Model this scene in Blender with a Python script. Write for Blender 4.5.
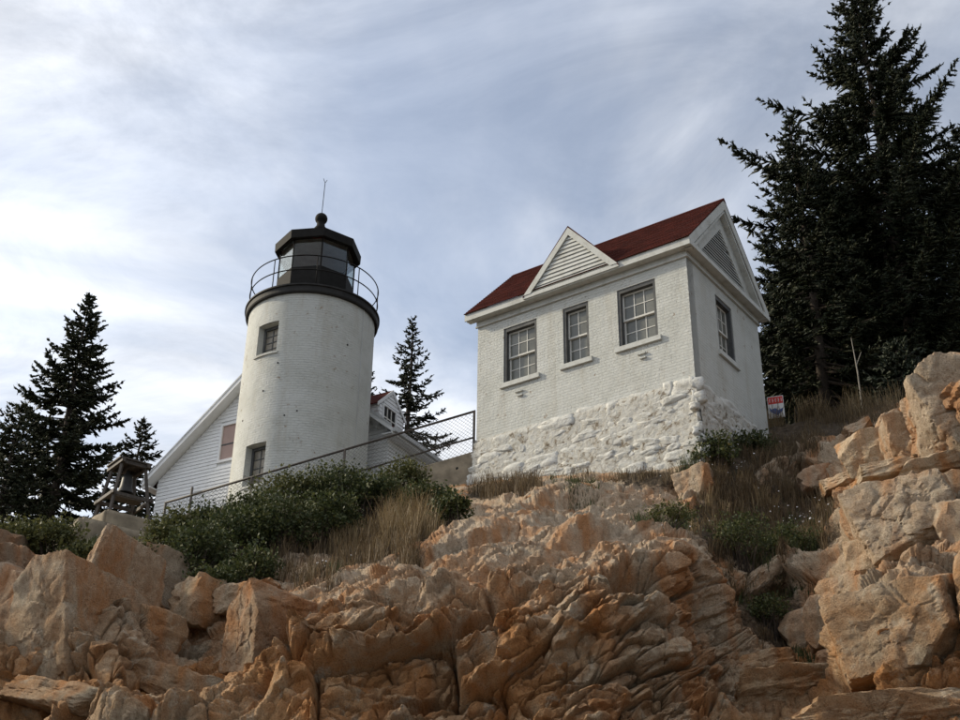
import bpy, bmesh, math, random
import numpy as np
from mathutils import Vector, Matrix

for o in list(bpy.data.objects): bpy.data.objects.remove(o, do_unlink=True)
sc = bpy.context.scene
COL = sc.collection
random.seed(7)
RNG = np.random.default_rng(11)

# ------------------------------------------------------------------ camera
FPX, PITCH, ROLL = 1250.0, 0.4905, 0.0153
_cp, _sp = math.cos(PITCH), math.sin(PITCH)
_cr, _sr = math.cos(ROLL), math.sin(ROLL)
_R0 = np.array([1, 0, 0.]); _F = np.array([0, _cp, _sp]); _U0 = np.array([0, -_sp, _cp])
CR = _cr*_R0 + _sr*_U0; CU = -_sr*_R0 + _cr*_U0; CF = _F
cam = bpy.data.cameras.new('camera'); camo = bpy.data.objects.new('camera', cam); COL.objects.link(camo)
cam.sensor_width = 36.0; cam.lens = 36.0*FPX/960.0; cam.clip_start = 0.1; cam.clip_end = 6000
camo.matrix_world = Matrix(((CR[0], CU[0], -CF[0], 0), (CR[1], CU[1], -CF[1], 0), (CR[2], CU[2], -CF[2], 0), (0, 0, 0, 1)))
sc.camera = camo
sc.render.resolution_x, sc.render.resolution_y = 1024, 768

# ------------------------------------------------------------------ light
SUN_H = np.array([-0.965, 0.262]); SUN_H /= np.linalg.norm(SUN_H)
SUN_EL = math.radians(29)
SUN = np.array([SUN_H[0]*math.cos(SUN_EL), SUN_H[1]*math.cos(SUN_EL), math.sin(SUN_EL)])
sl = bpy.data.lights.new('sun', 'SUN'); sl.energy = 3.3; sl.angle = math.radians(4.0); sl.color = (1.0, 0.88, 0.67)
so = bpy.data.objects.new('sun', sl); COL.objects.link(so)
so.rotation_euler = Vector(SUN).to_track_quat('Z', 'Y').to_euler(); so.location = (-60, 30, 60)

world = bpy.data.worlds.new('World'); sc.world = world; world.use_nodes = True
wt = world.node_tree; wn = wt.nodes; wl = wt.links
for n in list(wn): wn.remove(n)
def wnode(t, **k):
    n = wn.new(t)
    for a, b in k.items(): setattr(n, a, b)
    return n
w_out = wnode('ShaderNodeOutputWorld'); w_bg = wnode('ShaderNodeBackground'); w_bg.inputs[1].default_value = 0.138
w_sky = wnode('ShaderNodeTexSky', sky_type='NISHITA', sun_disc=False)
w_sky.sun_elevation = SUN_EL; w_sky.sun_rotation = math.atan2(SUN_H[0], SUN_H[1])
w_sky.air_density = 1.0; w_sky.dust_density = 0.8; w_sky.ozone_density = 1.5
w_tc = wnode('ShaderNodeTexCoord'); w_sep = wnode('ShaderNodeSeparateXYZ'); wl.new(w_tc.outputs['Generated'], w_sep.inputs[0])
w_zc = wnode('ShaderNodeMath', operation='MAXIMUM'); wl.new(w_sep.outputs[2], w_zc.inputs[0]); w_zc.inputs[1].default_value = 0.0
w_za = wnode('ShaderNodeMath', operation='ADD'); wl.new(w_zc.outputs[0], w_za.inputs[0]); w_za.inputs[1].default_value = 0.35
w_dx = wnode('ShaderNodeMath', operation='DIVIDE'); wl.new(w_sep.outputs[0], w_dx.inputs[0]); wl.new(w_za.outputs[0], w_dx.inputs[1])
w_dy = wnode('ShaderNodeMath', operation='DIVIDE'); wl.new(w_sep.outputs[1], w_dy.inputs[0]); wl.new(w_za.outputs[0], w_dy.inputs[1])
w_cb = wnode('ShaderNodeCombineXYZ'); wl.new(w_dx.outputs[0], w_cb.inputs[0]); wl.new(w_dy.outputs[0], w_cb.inputs[1]); w_cb.inputs[2].default_value = 3.7
def wnoise(scale, det, rough, dist, off):
    m = wnode('ShaderNodeMapping'); m.inputs['Location'].default_value = off; m.inputs['Rotation'].default_value = (0, 0, 0.5); m.inputs['Scale'].default_value = (1.0, 1.5, 1)
    wl.new(w_cb.outputs[0], m.inputs[0])
    n = wnode('ShaderNodeTexNoise'); wl.new(m.outputs[0], n.inputs['Vector'])
    n.inputs['Scale'].default_value = scale; n.inputs['Detail'].default_value = det; n.inputs['Roughness'].default_value = rough; n.inputs['Distortion'].default_value = dist
    return n.outputs['Fac']
def wramp(sock, a, b, v0=0.0, v1=1.0):
    m = wnode('ShaderNodeMapRange', interpolation_type='SMOOTHSTEP'); wl.new(sock, m.inputs[0])
    m.inputs[1].default_value = a; m.inputs[2].default_value = b; m.inputs[3].default_value = v0; m.inputs[4].default_value = v1
    return m.outputs[0]
w_big = wramp(wnoise(1.15, 7.0, 0.55, 0.6, (5.15, 2.0, 0)), 0.32, 0.60, 0.26, 0.94)
w_br = wramp(wnoise(2.6, 10.0, 0.64, 0.9, (1.7, 4.4, 0)), 0.25, 0.75, 0.66, 1.26)
# thin cloud is brighter towards the sun
w_nr = wnode('ShaderNodeVectorMath', operation='NORMALIZE'); wl.new(w_tc.outputs['Generated'], w_nr.inputs[0])
w_dt = wnode('ShaderNodeVectorMath', operation='DOT_PRODUCT'); wl.new(w_nr.outputs[0], w_dt.inputs[0]); w_dt.inputs[1].default_value = tuple(SUN)
w_fw = wramp(w_dt.outputs['Value'], -0.6, 0.95, 0.55, 1.46)
w_pr = wnode('ShaderNodeMath', operation='MULTIPLY'); wl.new(w_br, w_pr.inputs[0]); wl.new(w_fw, w_pr.inputs[1])
w_mix = wnode('ShaderNodeMix', data_type='RGBA'); wl.new(w_big, w_mix.inputs['Factor'])
w_cl = wnode('ShaderNodeVectorMath', operation='SCALE'); w_cl.inputs[0].default_value = (5.9, 5.95, 6.05); wl.new(w_pr.outputs[0], w_cl.inputs['Scale'])
wl.new(w_sky.outputs[0], w_mix.inputs['A']); wl.new(w_cl.outputs[0], w_mix.inputs['B'])
wl.new(w_mix.outputs['Result'], w_bg.inputs[0]); wl.new(w_bg.outputs[0], w_out.inputs[0])

sc.view_settings.view_transform = 'Standard'; sc.view_settings.look = 'None'
sc.view_settings.exposure = 0.2; sc.view_settings.gamma = 1.0; sc.view_settings.use_curve_mapping = False

# ------------------------------------------------------------------ maths helpers
def rays(u, v):
    u = np.asarray(u, float); v = np.asarray(v, float)
    return CR*((u-480)/FPX)[..., None] + CF + CU*((360-v)/FPX)[..., None]
def at(u, v, y):
    d = rays(u, v); return d*(np.asarray(y, float)/d[..., 1])[..., None]
def at_z(u, v, z):
    d = rays(u, v); return d*(z/d[2])
def sst(a, b, x):
    t = np.clip((x-a)/(b-a), 0, 1); return t*t*(3-2*t)
def hsh(ix, iy, iz, s):
    with np.errstate(over='ignore'):
        h = ix.astype(np.uint32)*np.uint32(374761393) + iy.astype(np.uint32)*np.uint32(668265263) + iz.astype(np.uint32)*np.uint32(2147483647) + np.uint32((s*1274126177) & 0xffffffff)
        h = (h ^ (h >> np.uint32(13)))*np.uint32(1274126177)
        h = (h ^ (h >> np.uint32(16)))*np.uint32(2246822519)
        h = h ^ (h >> np.uint32(13))
    return h
def rnd(h, k):
    with np.errstate(over='ignore'):
        g = (h + np.uint32(k)*np.uint32(2654435769)); g = (g ^ (g >> np.uint32(15)))*np.uint32(2246822519); g = (g ^ (g >> np.uint32(13)))*np.uint32(3266489917); g ^= g >> np.uint32(16)
    return g.astype(np.float32)/np.float32(4294967295.0)
def vnoise(P, s=0):
    b = np.floor(P).astype(np.int64); f = (P-b).astype(np.float32); f = f*f*(3-2*f)
    out = np.zeros(len(P), np.float32)
    for dx in (0, 1):
        wx = f[:, 0] if dx else 1-f[:, 0]
        for dy in (0, 1):
            wy = f[:, 1] if dy else 1-f[:, 1]
            for dz in (0, 1):
                wz = f[:, 2] if dz else 1-f[:, 2]
                out += wx*wy*wz*rnd(hsh(b[:, 0]+dx, b[:, 1]+dy, b[:, 2]+dz, s), 1)
    return out*2-1
def fbm(P, octv=4, s=0, gain=0.5):
    a = 1.0; t = 0; o = np.zeros(len(P), np.float32); q = P.copy()
    for k in range(octv):
        o += a*vnoise(q, s+k); t += a; a *= gain; q = q*2.03+17.1
    return o/t
def facet(Q, s, tilt=1.0, jit=0.85):
    """blocky fracture field: one random tilted plane per Voronoi cell; also the distance to the joint"""
    b = np.floor(Q).astype(np.int64); Q = Q.astype(np.float32)
    d1 = np.full(len(Q), 9e9, np.float32); d2 = d1.copy(); val = np.zeros(len(Q), np.float32)
    for dx in (-1, 0, 1):
        for dy in (-1, 0, 1):
            for dz in (-1, 0, 1):
                cx, cy, cz = b[:, 0]+dx, b[:, 1]+dy, b[:, 2]+dz
                h = hsh(cx, cy, cz, s)
                ex = Q[:, 0]-(cx+0.5+(rnd(h, 1)-0.5)*jit); ey = Q[:, 1]-(cy+0.5+(rnd(h, 2)-0.5)*jit); ez = Q[:, 2]-(cz+0.5+(rnd(h, 3)-0.5)*jit)
                d = (ex*ex+ey*ey+ez*ez).astype(np.float32)
                m = d < d1
                d2 = np.where(m, d1, np.minimum(d2, d))
                vv = (rnd(h, 4)-0.5)*2 + tilt*((rnd(h, 5)-0.5)*ex+(rnd(h, 6)-0.5)*ey+(rnd(h, 7)-0.5)*ez)*2
                val = np.where(m, vv.astype(np.float32), val); d1 = np.where(m, d, d1)
    return val, np.sqrt(d2)-np.sqrt(d1)
def scoop(Q, s, tilt=0.9, beta=0.8):
    """continuous fracture field: concave scoops meeting in sharp arrises"""
    b = np.floor(Q).astype(np.int64); Q = Q.astype(np.float32); h1 = np.full(len(Q), 9e9, np.float32)
    for dx in (-1, 0, 1):
        for dy in (-1, 0, 1):
            for dz in (-1, 0, 1):
                cx, cy, cz = b[:, 0]+dx, b[:, 1]+dy, b[:, 2]+dz
                h = hsh(cx, cy, cz, s)
                ex = Q[:, 0]-(cx+0.5+(rnd(h, 1)-0.5)*0.9); ey = Q[:, 1]-(cy+0.5+(rnd(h, 2)-0.5)*0.9); ez = Q[:, 2]-(cz+0.5+(rnd(h, 3)-0.5)*0.9)
                vv = (rnd(h, 4)-0.5)*0.8+tilt*((rnd(h, 5)-0.5)*ex+(rnd(h, 6)-0.5)*ey+(rnd(h, 7)-0.5)*ez)*2+beta*(ex*ex+ey*ey+ez*ez)
                h1 = np.minimum(h1, vv.astype(np.float32))
    return h1
def crumple(a, b, s):
    """piecewise linear field on a triangulated lattice: flat facets and straight creases"""
    i = np.floor(a).astype(np.int64); j = np.floor(b).astype(np.int64); x = (a-i).astype(np.float32); y = (b-j).astype(np.float32); k = np.full(len(a), s*7, np.int64)
    v = {(dx, dy): rnd(hsh(i+dx, j+dy, k, s), 1)*2-1 for dx in (0, 1) for dy in (0, 1)}
    d = rnd(hsh(i, j, k, s+5), 2) > 0.5
    t1 = np.where(x > y, v[0, 0]+(v[1, 0]-v[0, 0])*x+(v[1, 1]-v[1, 0])*y, v[0, 0]+(v[1, 1]-v[0, 1])*x+(v[0, 1]-v[0, 0])*y)
    t2 = np.where(x+y < 1, v[0, 0]+(v[1, 0]-v[0, 0])*x+(v[0, 1]-v[0, 0])*y, v[1, 1]+(v[0, 1]-v[1, 1])*(1-x)+(v[1, 0]-v[1, 1])*(1-y))
    return np.where(d, t1, t2).astype(np.float32)
def crumple3(a, b, ang, sx, sy, s):
    c, n = math.cos(ang), math.sin(ang); p = (a*c+b*n)/sx; q = (-a*n+b*c)/sy
    w1 = vnoise(np.c_[p*0.8, q*0.8, np.full(len(p), s+0.5)], s+70)*0.38; w2 = vnoise(np.c_[p*0.8+31, q*0.8, np.full(len(p), s+0.5)], s+71)*0.38
    return crumple(p+w1, q+w2+0.35*p, s)
def rot(axis, ang):
    return np.array(Matrix.Rotation(ang, 3, axis))

# ------------------------------------------------------------------ object helpers
def link_mesh(name, me, mat=None, parent=None, smooth=False):
    if mat is not None and len(me.materials) == 0: me.materials.append(MAT[mat])
    if smooth: me.polygons.foreach_set('use_smooth', [True]*len(me.polygons))
    if smooth in (2, 3): me.set_sharp_from_angle(angle=math.radians(26))
    o = bpy.data.objects.new(name, me); COL.objects.link(o)
    if parent is not None: o.parent = parent
    return o
def mesh_np(name, V, F):
    me = bpy.data.meshes.new(name); V = np.ascontiguousarray(V, np.float32); F = np.ascontiguousarray(F, np.int32)
    n, k = F.shape
    me.vertices.add(len(V)); me.vertices.foreach_set('co', V.ravel())
    me.loops.add(n*k); me.loops.foreach_set('vertex_index', F.ravel())
    me.polygons.add(n); me.polygons.foreach_set('loop_start', np.arange(0, n*k, k, dtype=np.int32)); me.polygons.foreach_set('loop_total', np.full(n, k, np.int32))
    me.update(calc_edges=True)
    return me
def tag(o, label=None, cat=None, group=None, kind=None):
    if label: o['label'] = label
    if cat: o['category'] = cat
    if group: o['group'] = group
    if kind: o['kind'] = kind
    return o
def empty(name, loc, rz=0.0):
    o = bpy.data.objects.new(name, None); COL.objects.link(o); o.location = tuple(loc); o.rotation_euler = (0, 0, rz); o.empty_display_size = 0.3
    return o
class MB:
    def __init__(s): s.v = []; s.f = []
    def add(s, vs, fs):
        k = len(s.v); s.v += [tuple(map(float, p)) for p in vs]; s.f += [tuple(i+k for i in f) for f in fs]; return s
    def box(s, x0, x1, y0, y1, z0, z1):
        return s.add([(x0, y0, z0), (x1, y0, z0), (x1, y1, z0), (x0, y1, z0), (x0, y0, z1), (x1, y0, z1), (x1, y1, z1), (x0, y1, z1)],
                     [(3, 2, 1, 0), (4, 5, 6, 7), (0, 1, 5, 4), (1, 2, 6, 5), (2, 3, 7, 6), (3, 0, 4, 7)])
    def prism(s, poly, off):
        """closed polygon (3D points) extruded by vector off"""
        n = len(poly); off = np.array(off, float); a = [np.array(p, float) for p in poly]
        return s.add(a+[p+off for p in a], [tuple(range(n))[::-1], tuple(range(n, 2*n))]+[(i, (i+1) % n, n+(i+1) % n, n+i) for i in range(n)])
    def tube(s, pts, rs, n=8, cap=True):
        pts = [np.array(p, float) for p in pts]
        if not hasattr(rs, '__len__'): rs = [rs]*len(pts)
        rings = []; k0 = len(s.v)
        for i, p in enumerate(pts):
            t = pts[min(i+1, len(pts)-1)]-pts[max(i-1, 0)]; t = t/(np.linalg.norm(t)+1e-9)
            a = np.cross(t, (0, 0, 1.) if abs(t[2]) < 0.9 else (1., 0, 0)); a /= np.linalg.norm(a); b = np.cross(t, a)
            for j in range(n):
                w = 2*math.pi*j/n; s.v.append(tuple(p+rs[i]*(math.cos(w)*a+math.sin(w)*b)))
        for i in range(len(pts)-1):
            for j in range(n):
                s.f.append((k0+i*n+j, k0+i*n+(j+1) % n, k0+(i+1)*n+(j+1) % n, k0+(i+1)*n+j))
        if cap: s.f.append(tuple(k0+j for j in range(n))[::-1]); s.f.append(tuple(k0+(len(pts)-1)*n+j for j in range(n)))
        return s
    def lathe(s, prof, n=48, a0=0.0, closed=False):
        k0 = len(s.v); m = len(prof)
        for (r, z) in prof:
            for j in range(n):
                w = a0+2*math.pi*j/n; s.v.append((r*math.cos(w), r*math.sin(w), z))
        for i in range(m if closed else m-1):
            i2 = (i+1) % m
            for j in range(n): s.f.append((k0+i*n+j, k0+i*n+(j+1) % n, k0+i2*n+(j+1) % n, k0+i2*n+j))
        return s
    def bar(s, p0, p1, w, d, up=(0, 0, 1)):
        p0 = np.array(p0, float); p1 = np.array(p1, float); t = p1-p0; t /= np.linalg.norm(t)
        a = np.cross(t, up); a /= np.linalg.norm(a); b = np.cross(a, t)
        c = [(-w/2, -d/2), (w/2, -d/2), (w/2, d/2), (-w/2, d/2)]
        return s.add([p0+x*a+y*b for x, y in c]+[p1+x*a+y*b for x, y in c], [(3, 2, 1, 0), (4, 5, 6, 7), (0, 1, 5, 4), (1, 2, 6, 5), (2, 3, 7, 6), (3, 0, 4, 7)])
    def build(s, name, mat, parent=None, smooth=False, bevel=0):
        me = bpy.data.meshes.new(name); me.from_pydata(s.v, [], s.f); me.update()
        bm = bmesh.new(); bm.from_mesh(me); bmesh.ops.recalc_face_normals(bm, faces=bm.faces)
        if bevel: bmesh.ops.bevel(bm, geom=list(bm.edges), offset=bevel, segments=1, affect='EDGES')
        bm.to_mesh(me); bm.free()
        return link_mesh(name, me, mat, parent, smooth)

# ------------------------------------------------------------------ materials
MAT = {}
class NT:
    def __init__(s, name):
        m = bpy.data.materials.new(name); m.use_nodes = True; s.m = m; s.t = m.node_tree; s.n = s.t.nodes; s.l = s.t.links
        s.b = s.n['Principled BSDF']; s.tc = s.n.new('ShaderNodeTexCoord'); MAT[name] = m
        s.b.inputs['Specular IOR Level'].default_value = 0.3
    def lk(s, a, b): s.l.new(a, b)
    def mapped(s, scale=(1, 1, 1), r=(0, 0, 0), src='Object'):
        n = s.n.new('ShaderNodeMapping'); n.inputs['Scale'].default_value = scale; n.inputs['Rotation'].default_value = r; s.lk(s.tc.outputs[src], n.inputs[0]); return n.outputs[0]
    def noise(s, scale, det=4, rough=0.55, dist=0, vec=None):
        n = s.n.new('ShaderNodeTexNoise'); n.inputs['Scale'].default_value = scale; n.inputs['Detail'].default_value = det; n.inputs['Roughness'].default_value = rough; n.inputs['Distortion'].default_value = dist
        s.lk(vec if vec is not None else s.tc.outputs['Object'], n.inputs['Vector']); return n.outputs['Fac']
    def ramp(s, fac, stops):
        n = s.n.new('ShaderNodeValToRGB'); e = n.color_ramp.elements
        while len(e) < len(stops): e.new(0.5)
        for i, (p, c) in enumerate(stops): e[i].position = p; e[i].color = tuple(c)+(1,) if len(c) == 3 else c
        s.lk(fac, n.inputs[0]); return n.outputs[0]
    def rng(s, fac, a, b, c=0., d=1.):
        n = s.n.new('ShaderNodeMapRange'); s.lk(fac, n.inputs[0])
        for i, x in enumerate((a, b, c, d)): n.inputs[i+1].default_value = x
        return n.outputs[0]
    def mix(s, fac, a, b, mode='MIX'):
        n = s.n.new('ShaderNodeMix'); n.data_type = 'RGBA'; n.blend_type = mode
        for k, x in (('Factor', fac), ('A', a), ('B', b)):
            i = n.inputs[k]
            if hasattr(x, 'is_output'): s.lk(x, i)
            elif k == 'Factor': i.default_value = x
            else: i.default_value = tuple(x)+(1,)
        return n.outputs['Result']
    def math(s, op, a, b=0.0):
        n = s.n.new('ShaderNodeMath'); n.operation = op
        for i, x in enumerate((a, b)):
            if hasattr(x, 'is_output'): s.lk(x, n.inputs[i])
            else: n.inputs[i].default_value = x
        return n.outputs[0]
    def bump(s, h, strength, dist, prev=None):
        n = s.n.new('ShaderNodeBump'); n.inputs['Strength'].default_value = strength; n.inputs['Distance'].default_value = dist; s.lk(h, n.inputs['Height'])
        if prev is not None: s.lk(prev, n.inputs['Normal'])
        return n.outputs[0]
    def col(s, c):
        if hasattr(c, 'is_output'): s.lk(c, s.b.inputs['Base Color'])
        else: s.b.inputs['Base Color'].default_value = tuple(c)+(1,)
    def rough(s, r): s.b.inputs['Roughness'].default_value = r
    def norm(s, n): s.lk(n, s.b.inputs['Normal'])

def simple(name, c, rough=0.7, var=0.25, scale=6.0, bumpd=0.0, metal=0.0):
    t = NT(name); f = t.noise(scale, 6, 0.6)
    lo = tuple(x*(1-var) for x in c); hi = tuple(min(1, x*(1+var)) for x in c)
    t.col(t.ramp(f, [(0.3, lo), (0.7, hi)])); t.rough(rough); t.b.inputs['Metallic'].default_value = metal
    if bumpd: t.norm(t.bump(t.noise(scale*4, 5), 0.6, bumpd))
    return t

def rock_mat(name, tint=(1, 1, 1), attr=True):
    t = NT(name)
    big = t.noise(0.35, 5, 0.6, 0.4); mid = t.noise(1.6, 6, 0.62, 0.6); fine = t.noise(9, 8, 0.7); grit = t.noise(45, 4, 0.7)
    tin = lambda c: tuple(a*b for a, b in zip(c, tint))
    base = t.ramp(mid, [(0.25, tin((0.22, 0.105, 0.046))), (0.42, tin((0.47, 0.24, 0.10))), (0.56, tin((0.56, 0.33, 0.165))), (0.72, tin((0.63, 0.455, 0.285)))])
    grey = t.ramp(fine, [(0.3, tin((0.25, 0.18, 0.115))), (0.7, tin((0.55, 0.45, 0.32)))])
    c = t.mix(t.rng(big, 0.44, 0.62), base, grey)
    sp = t.n.new('ShaderNodeSeparateXYZ'); gp = t.n.new('ShaderNodeNewGeometry'); t.lk(gp.outputs['Position'], sp.inputs[0])
    hz = t.math('ADD', t.math('MULTIPLY', sp.outputs[2], 0.16), t.math('MULTIPLY', mid, 1.1))
    c = t.mix(t.rng(hz, 1.25, 1.7, 0, 0.8), c, t.ramp(fine, [(0.3, tin((0.42, 0.32, 0.225))), (0.65, tin((0.66, 0.55, 0.42)))]))
    # lichen and weathering patches
    c = t.mix(t.rng(t.noise(2.7, 9, 0.72, 0.3), 0.54, 0.64, 0, 0.8), c, tin((0.58, 0.49, 0.37)))
    c = t.mix(t.rng(t.noise(1.1, 10, 0.75, 1.0), 0.58, 0.68, 0, 0.6), c, tin((0.12, 0.075, 0.045)))
    c = t.mix(t.rng(t.noise(5.5, 9, 0.75, 0.6), 0.61, 0.69, 0, 0.55), c, tin((0.11, 0.068, 0.04)))
    # iron stain running down the rock
    st = t.noise(1.0, 6, 0.6, 0.5, t.mapped((1.4, 1.4, 0.35)))
    c = t.mix(t.rng(st, 0.47, 0.63, 0, 0.75), c, tin((0.50, 0.215, 0.07)))
    c = t.mix(0.7, c, t.ramp(grit, [(0.30, (0.36, 0.33, 0.30)), (0.52, (1, 1, 1))]), 'MULTIPLY')
    if attr:
        a = t.n.new('ShaderNodeAttribute'); a.attribute_name = 'soil'
        soil = t.ramp(t.noise(7, 7, 0.7), [(0.3, (0.04, 0.029, 0.019)), (0.6, (0.11, 0.08, 0.052)), (0.8, (0.22, 0.165, 0.11))])
        sm = t.rng(t.math('ADD', a.outputs['Fac'], t.math('MULTIPLY', t.math('SUBTRACT', fine, 0.5), 0.9)), 0.42, 0.6)
        c = t.mix(sm, c, soil)
    t.col(c); t.rough(0.88); t.b.inputs['Specular IOR Level'].default_value = 0.2
    v = t.n.new('ShaderNodeTexVoronoi'); v.feature = 'DISTANCE_TO_EDGE'; v.inputs['Scale'].default_value = 3.2
    vm = t.n.new('ShaderNodeVectorMath'); vm.operation = 'ADD'
    nv = t.n.new('ShaderNodeTexNoise'); nv.inputs['Scale'].default_value = 1.7; nv.inputs['Detail'].default_value = 5; t.lk(t.mapped((1, 1, 1)), nv.inputs['Vector'])
    t.lk(t.mapped((0.8, 1, 1.25), (0.3, 0.5, 0.2)), vm.inputs[0]); t.lk(nv.outputs['Color'], vm.inputs[1]); t.lk(vm.outputs[0], v.inputs['Vector'])
    crack = t.rng(v.outputs['Distance'], 0.0, 0.025, 0, 1)
    n1 = t.bump(t.noise(15, 8, 0.72), 1.0, 0.06); n2 = t.bump(grit, 1.0, 0.03, n1); n3 = t.bump(crack, 0.4, 0.03, n2)
    t.norm(n3)
    return t
rock_mat('rock'); rock_mat('rock_pale', (1.15, 1.15, 1.12), False); rock_mat('rock_dark', (0.85, 0.80, 0.78), False)

def brick_mat(name, kind):
    t = NT(name)
    sep = t.n.new('ShaderNodeSeparateXYZ'); t.lk(t.tc.outputs['Object'], sep.inputs[0])
    cb = t.n.new('ShaderNodeCombineXYZ')
    if kind == 'flat': t.lk(t.math('ADD', sep.outputs[0], sep.outputs[1]), cb.inputs[0])
    else: t.lk(t.math('MULTIPLY', t.math('ARCTAN2', sep.outputs[1], sep.outputs[0]), 2.0), cb.inputs[0])
    t.lk(t.math('ADD', sep.outputs[2], t.math('MULTIPLY', t.noise(1.2, 3), 0.03)), cb.inputs[1])
    br = t.n.new('ShaderNodeTexBrick'); t.lk(cb.outputs[0], br.inputs['Vector'])
    br.inputs['Scale'].default_value = 1.0; br.inputs['Brick Width'].default_value = 0.22; br.inputs['Row Height'].default_value = 0.078; br.inputs['Mortar Size'].default_value = 0.008; br.inputs['Mortar Smooth'].default_value = 0.6
    br.inputs['Color1'].default_value = (1, 1, 1, 1); br.inputs['Color2'].default_value = (0.55, 0.55, 0.55, 1); br.inputs['Mortar'].default_value = (0.25, 0.25, 0.25, 1)
    wear = t.noise(1.3, 8, 0.7, 0.4); fine = t.noise(14, 6, 0.7)
    c = t.ramp(wear, [(0.25, (0.44, 0.445, 0.41)), (0.5, (0.54, 0.55, 0.52)), (0.75, (0.60, 0.61, 0.59))])
    c = t.mix(t.rng(br.outputs['Color'], 0.2, 1.0, 0.10, 0.0), c, (0.45, 0.42, 0.37))
    stain = t.noise(1.0, 8, 0.68, 0.3, t.mapped((2.2, 2.2, 0.3)))
    c = t.mix(t.rng(stain, 0.52, 0.72, 0, 0.55), c, (0.40, 0.365, 0.295))
    # chips where the whitewash has fallen
    chip = t.rng(t.math('ADD', t.noise(5.5, 8, 0.75), t.math('MULTIPLY', t.noise(0.8, 3), 0.35)), 0.80, 0.85, 0, 1)
    c = t.mix(chip, c, (0.30, 0.22, 0.15))
    t.col(c); t.rough(0.75)
    n = t.bump(br.outputs['Color'], 1.0, 0.017); n = t.bump(fine, 0.8, 0.02, n); n = t.bump(t.noise(3, 5, 0.6), 0.7, 0.03, n); n = t.bump(chip, 0.5, -0.012, n)
    t.norm(n)
brick_mat('white_brick', 'flat'); brick_mat('tower_brick', 'round')

def stone_mat():
    t = NT('painted_stone')
    c = t.ramp(t.noise(2.2, 8, 0.7, 0.3), [(0.25, (0.42, 0.395, 0.34)), (0.45, (0.57, 0.565, 0.53)), (0.7, (0.63, 0.63, 0.61))])
    chip = t.rng(t.math('ADD', t.noise(6.5, 8, 0.75, 0.6), t.math('MULTIPLY', t.math('SUBTRACT', t.noise(1.1, 3), 0.5), 0.25)), 0.60, 0.65, 0, 1)
    c = t.mix(chip, c, t.ramp(t.noise(12, 4), [(0.3, (0.10, 0.08, 0.06)), (0.7, (0.36, 0.28, 0.19))]))
    t.col(c); t.rough(0.8)
    n = t.bump(t.noise(7, 7, 0.7), 0.9, 0.05); n = t.bump(t.noise(30, 5, 0.7), 0.6, 0.012, n); n = t.bump(chip, 0.6, -0.015, n); t.norm(n)
stone_mat()
t = NT('footing_mortar')
c = t.ramp(t.noise(5.0, 8, 0.72, 0.4), [(0.40, (0.56, 0.555, 0.52)), (0.53, (0.50, 0.48, 0.43)), (0.61, (0.22, 0.18, 0.13)), (0.70, (0.06, 0.048, 0.035))])
t.col(c); t.rough(0.9); t.norm(t.bump(t.noise(9, 7, 0.7), 1.0, 0.06))

def paint(name, c, dirt=(0.35, 0.33, 0.28), amt=0.5, along=(1, 1, 1)):
    t = NT(name); f = t.noise(3.0, 8, 0.7, 0.2, t.mapped(along)); g = t.noise(25, 6, 0.7)
    k = t.mix(t.rng(f, 0.48, 0.72, 0, amt), c, dirt)
    k = t.mix(t.rng(g, 0.58, 0.72, 0, amt*0.8), k, tuple(x*0.55 for x in c))
    t.col(k); t.rough(0.65); t.norm(t.bump(g, 0.5, 0.004)); return t
paint('white_wood', (0.53, 0.54, 0.515), (0.27, 0.255, 0.21), amt=0.7)
paint('house_white', (0.78, 0.79, 0.80), amt=0.18)
paint('weathered_wood', (0.07, 0.073, 0.075), (0.17, 0.17, 0.16), 0.8)
paint('sash_white', (0.66, 0.65, 0.61), amt=0.4)
paint('grey_timber', (0.075, 0.062, 0.052), (0.14, 0.12, 0.10), 0.9, (6, 6, 0.8))
t = simple('black_iron', (0.016, 0.015, 0.014), 0.75, 0.3, 5); t.b.inputs['Specular IOR Level'].default_value = 0.12
simple('grey_ceiling', (0.22, 0.22, 0.21), 0.7, 0.2, 3)
simple('dark_deck', (0.022, 0.021, 0.020), 0.7, 0.4, 4)
simple('rail_steel', (0.075, 0.062, 0.052), 0.6, 0.35, 8)
simple('wire', (0.20, 0.19, 0.18), 0.5, 0.2, 8)
simple('gutter', (0.50, 0.51, 0.52), 0.6, 0.2, 5)
simple('bronze', (0.035, 0.034, 0.032), 0.5, 0.4, 6)
simple('pink_blind', (0.40, 0.29, 0.26), 0.8, 0.08, 3)
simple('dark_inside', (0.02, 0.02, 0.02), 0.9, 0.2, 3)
simple('trunk_bark', (0.055, 0.042, 0.033), 0.9, 0.4, 9, 0.02)
simple('dead_wood', (0.30, 0.27, 0.23), 0.85, 0.3, 8)
simple('petal', (0.80, 0.78, 0.80), 0.6, 0.1, 8)
t = simple('concrete', (0.26, 0.215, 0.155), 0.9, 0.45, 2.2, 0.02)
t = simple('sea_rock', (0.12, 0.105, 0.09), 0.9, 0.5, 0.8, 0.1)
t = NT('sign_white'); t.col((0.72, 0.72, 0.72)); t.rough(0.4)
t = NT('sign_red'); t.col((0.55, 0.035, 0.03)); t.rough(0.4)
t = NT('sign_blue'); t.col((0.025, 0.10, 0.33)); t.rough(0.4)
t = NT('red_lens'); t.col((0.75, 0.03, 0.02)); t.rough(0.15); t.b.inputs['Emission Color'].default_value = (1, 0.06, 0.03, 1); t.b.inputs['Emission Strength'].default_value = 0.12
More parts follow.
